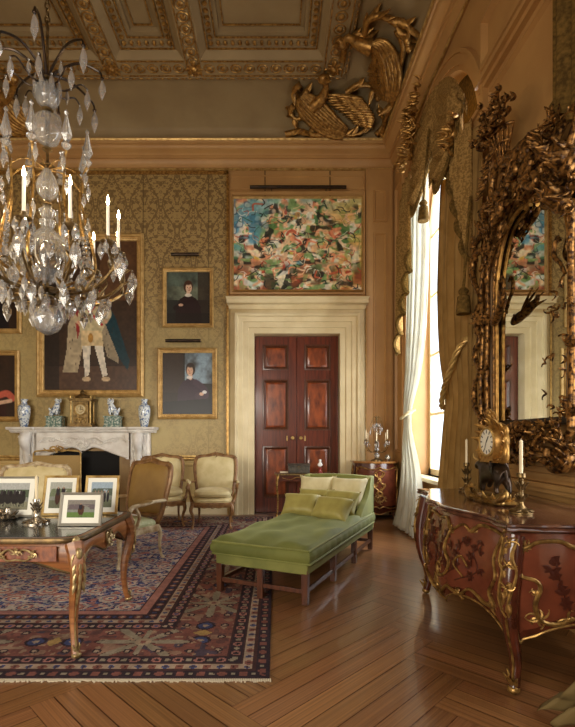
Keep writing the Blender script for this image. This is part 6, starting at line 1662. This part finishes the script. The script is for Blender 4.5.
def window_curtains(yc, lab, far):
    fx = lambda x: x
    # sheer under-curtain on the far jamb, tied at half height, puddled on the floor
    t = thing('sheer_curtain', lab[0], 'curtain', (X0, yc+1.0, 0)); L0 = V(t.location)
    if far:
        o = drape([(5.0, yc+.30, yc+1.12, 2.06, .7), (4.0, yc+.24, yc+1.10, 2.05, .8), (3.0, yc+.26, yc+1.04, 2.02, .9), (2.3, yc+.40, yc+.98, 1.99, .8), (1.80, yc+.66, yc+.96, 1.96, .5), (1.55, yc+.70, yc+.95, 1.96, .45), (1.3, yc+.56, yc+.97, 1.95, .6), (.8, yc+.22, yc+1.0, 1.94, .9), (.3, yc+.05, yc+1.05, 1.90, 1.1), (.03, yc-.02, yc+1.12, 1.86, 1.3)], 7, .055, SHEER, 'cloth', parent=t, solid=.004)
        o.location = -L0
        o = rope([V((2.08, yc+1.02, 1.74)), V((1.92, yc+.94, 1.66)), V((1.87, yc+.80, 1.64)), V((1.90, yc+.64, 1.70)), V((2.02, yc+.62, 1.76))], .02, PILC, 'tie_back', t); o.location = -L0
    # heavy silk curtain on the near jamb, looped back by a rope
    t = thing('silk_curtain', lab[1], 'curtain', (X0, yc-1.0, 0)); L0 = V(t.location)
    o = drape([(4.44, yc-1.66, yc-.50, 2.02, .8), (4.2, yc-1.66, yc-.46, 2.02, .9), (3.2, yc-1.65, yc-.48, 2.0, 1), (2.4, yc-1.65, yc-.60, 1.98, .9), (1.95, yc-1.65, yc-.76, 1.96, .6), (1.72, yc-1.65, yc-.80, 1.96, .55), (1.45, yc-1.65, yc-.74, 1.96, .7), (.9, yc-1.65, yc-.66, 1.96, 1), (.4, yc-1.65, yc-.62, 1.95, 1.1), (.03, yc-1.65, yc-.58, 1.93, 1.2)], 6, .06, CURT, 'cloth', seed=4, parent=t, solid=.006); o.location = -L0
    o = rope([V((2.02, yc-.74, 1.74)), V((1.90, yc-.80, 1.70)), V((1.86, yc-.96, 1.88)), V((1.86, yc-1.14, 2.06)), V((1.90, yc-1.34, 2.30)), V((2.06, yc-1.44, 2.42))], .028, GILTP, 'tie_back_rope', t); o.location = -L0
    # festoon, jabots and tassels of olive brocade
    t = thing('festoon_pelmet', lab[2], 'pelmet', (X0, yc, ZS)); L0 = V(t.location)
    zt = lambda y: ZS+math.sqrt(max(.02, 1.28**2-(y-yc)**2))
    for k, (a, b, zb) in enumerate(((yc-1.26, yc-.28, 4.25), (yc-.34, yc+.66, 4.42))):
        m = MB(); R = []; n = 36
        for j in range(61):
            v = j/60; rr = []
            for i in range(n+1):
                u = i/n; y = a+(b-a)*u; ztop = zt(y)-.03; sag = 4*u*(1-u)
                zz = ztop+(zb+(1-sag)*.62-ztop)*v
                f_ = (1-abs(math.sin(v*17+u*1.2)))**.8*(.12*sag+.01)*(.25+.75*v); f2 = .02*math.sin(u*40)*(1-sag)
                rr.append(V((X0-.02-.11*sag*v-f_-f2, y, zz-f_*.35)))
            R.append(rr)
        m.loft(R, closed=False); o = m.build('swag', OLIVE, t, ang=2, solid=.006); o.location = -L0
        m = MB()
        for i in range(60):
            u = i/59; sag = 4*u*(1-u); y = a+(b-a)*u; z = zb+(1-sag)*.62; m.petal((X0-.05-.11*sag, y, z+.02), (0, r_fr.uniform(-.1, .1), -1), (-1, 0, 0), .11, .010, .008, 0, 4, 4)
        o = m.build('fringe', OLIVED, t); o['kind'] = 'stuff'; o.location = -L0
    # side tails
    for (y0, y1, zb, sd) in ((yc+.62, yc+1.42, 2.62, 1), (yc-1.46, yc-.86, 3.05, 2)):
        m = MB(); R = []; n = 60
        for j in range(31):
            v = j/30; rr = []
            for i in range(n+1):
                u = i/n; y = y0+(y1-y0)*u; ztop = min(zt(y), 5.3)-.1; uu = u if sd == 1 else 1-u
                zend = zb+(1-uu)*1.35+.10*abs(((uu*5) % 1)-.5)*2
                z = ztop+(zend-ztop)*v; rr.append(V((X0-.07-.05*math.sin(uu*5*2*PI)*(.5+.5*v), y, z)))
            R.append(rr)
        m.loft(R, closed=False); o = m.build('tail', OLIVE, t, ang=2, solid=.006); o.location = -L0
        m = MB(); e = R[-1]
        m.tube([p+V((-.01, 0, -.02)) for p in e], .03, 5); o = m.build('fringe', OLIVED, t); o.location = -L0
    for (y, z) in ((yc-.32, 4.30), (yc-1.56, 2.82)):
        p = V((X0-.18, y, z)); o = rope([V((X0-.10, y+.03, z+.9)), V((X0-.15, y, z+.4)), p], .014, OLIVED, 'cord', t); o.location = -L0
        o = tassel(p, .26, .07, OLIVED, t); o.location = -L0
    # gilt carved trophies at the springing
    r = random.Random(31)
    for (nm, y, z0, z1, n) in (('gilt_trophy', yc+.42, 5.28, 6.0, 90), ('gilt_trophy', yc-1.08, 4.40, 4.75, 18)):
        q = thing(nm, (lab[3] if n == 90 else lab[4]), 'carved ornament', (X0-.06, y, z0)); m = MB(); h = z1-z0
        m.tube(smooth_path([V((-.05, 0, 0)), V((-.05, .05, h*.3)), V((-.05, -.04, h*.6)), V((-.08, .04, h))], 6), [.02, .04, .05, .03], 7)
        for k in range(n):
            v = r.random(); w_ = .13+.06*math.sin(v*9); p = V((-.04-.05*r.random(), r.uniform(-w_, w_)*(2.6 if n == 90 else 1)+(.25*(.5-v) if n == 90 else 0), h*v)); m.petal(p, (r.uniform(-.8, 0), r.uniform(-1, 1), r.uniform(-1, 1)), (-1, 0, 0), r.uniform(.08, .14), .028, .02, .5)
        m.build('carving', GILT, q, ang=1.2)
r_fr = random.Random(8)
window_curtains(6.15, ['white sheer curtain tied back at the far window, pooling on the floor', 'fawn silk curtain looped back by a rope on the near side of the far window', 'olive brocade swags and tails hung across the arch of the far window',
                       'tall gilt carved trophy beside the swags of the far window', 'small gilt carved knot at the springing of the far window arch'], True)
def near_curtain():
    t = thing('sheer_curtain', 'pale gauze curtain spilling onto the floor at the lower right, past the commode', 'curtain', (1.95, 2.2, 0)); L0 = V(t.location)
    mb = MB(); R = []; n = 60
    Z = [(5.2, 2.05, 1.5, 2.40), (3.0, 2.04, 1.5, 2.36), (1.5, 2.0, 1.55, 2.26), (.9, 1.90, 1.55, 2.22), (.6, 1.76, 1.55, 2.21), (.35, 1.60, 1.58, 2.22), (.12, 1.47, 1.60, 2.27), (.02, 1.40, 1.60, 2.31)]
    P = smooth_path([(a, b, c) for a, b, c, d in Z], 5); Q = smooth_path([(d, 0, 0) for a, b, c, d in Z], 5)
    for (z, x, y0), (y1, _, _) in zip(P, Q):
        k = 1+2*max(0, (.6-z)/.6)
        R.append([V((x+.045*k*math.sin(i/n*6*2*PI+z)*.6-.05*k*(i/n-.5)+.02*math.sin(i), y0+(y1-y0)*i/n, max(z, .016)+.03*abs(math.sin(i*.6))*(z < .1))) for i in range(n+1)])
    mb.loft(R, closed=False); o = mb.build('cloth', GAUZE, t, ang=2, solid=.003); o.location = -L0
def near_tail():
    t = thing('brocade_tail', 'dark brocade curtain tail hanging high at the right edge, above the pier glass', 'pelmet', (2.0, 2.95, 4.5)); L0 = V(t.location); m = MB(); R = []; n = 60
    for j in range(25):
        v = j/24; rr = []
        for i in range(n+1):
            u = i/n; y = 2.35+1.02*u; zend = 3.72+(1-u)*-.9+.08*abs(((u*6) % 1)-.5); z = 5.7+(zend-5.7)*v; rr.append(V((1.99-.05*math.sin(u*6*2*PI), y, z)))
        R.append(rr)
    m.loft(R, closed=False); o = m.build('tail', OLIVED, t, ang=2, solid=.006); o.location = -L0
    m = MB(); m.tube([p+V((-.01, 0, -.02)) for p in R[-1]], .03, 5); o = m.build('fringe', OLIVED, t); o.location = -L0
near_tail()
GAUZE = mat('olive_gauze', (138, 116, 70), rough=.8); translucent(GAUZE, .3)
near_curtain()
# ---------------------------------------------------------------- things of one kind share a group
GROUPS = {'cushion': 'silk cushions on the daybed', 'photograph_frame': 'framed photographs on the writing table', 'porcelain_vase': 'vases on the mantelshelf',
          'porcelain_lion': 'porcelain lion dogs on the mantelshelf', 'carved_armchair': 'carved armchairs around the carpet', 'gilt_candlestick': 'candlesticks on the commode',
          'portrait_painting': 'framed portraits on the damask wall', 'picture_light': 'picture lights on the end wall', 'gilt_griffin': 'gilt griffins on the cove', 'gilt_trophy': 'gilt carvings on the window arch'}
for o in C.objects:
    k = o.name.split('.')[0]
    if o.parent is None and k in GROUPS: o['group'] = GROUPS[k]
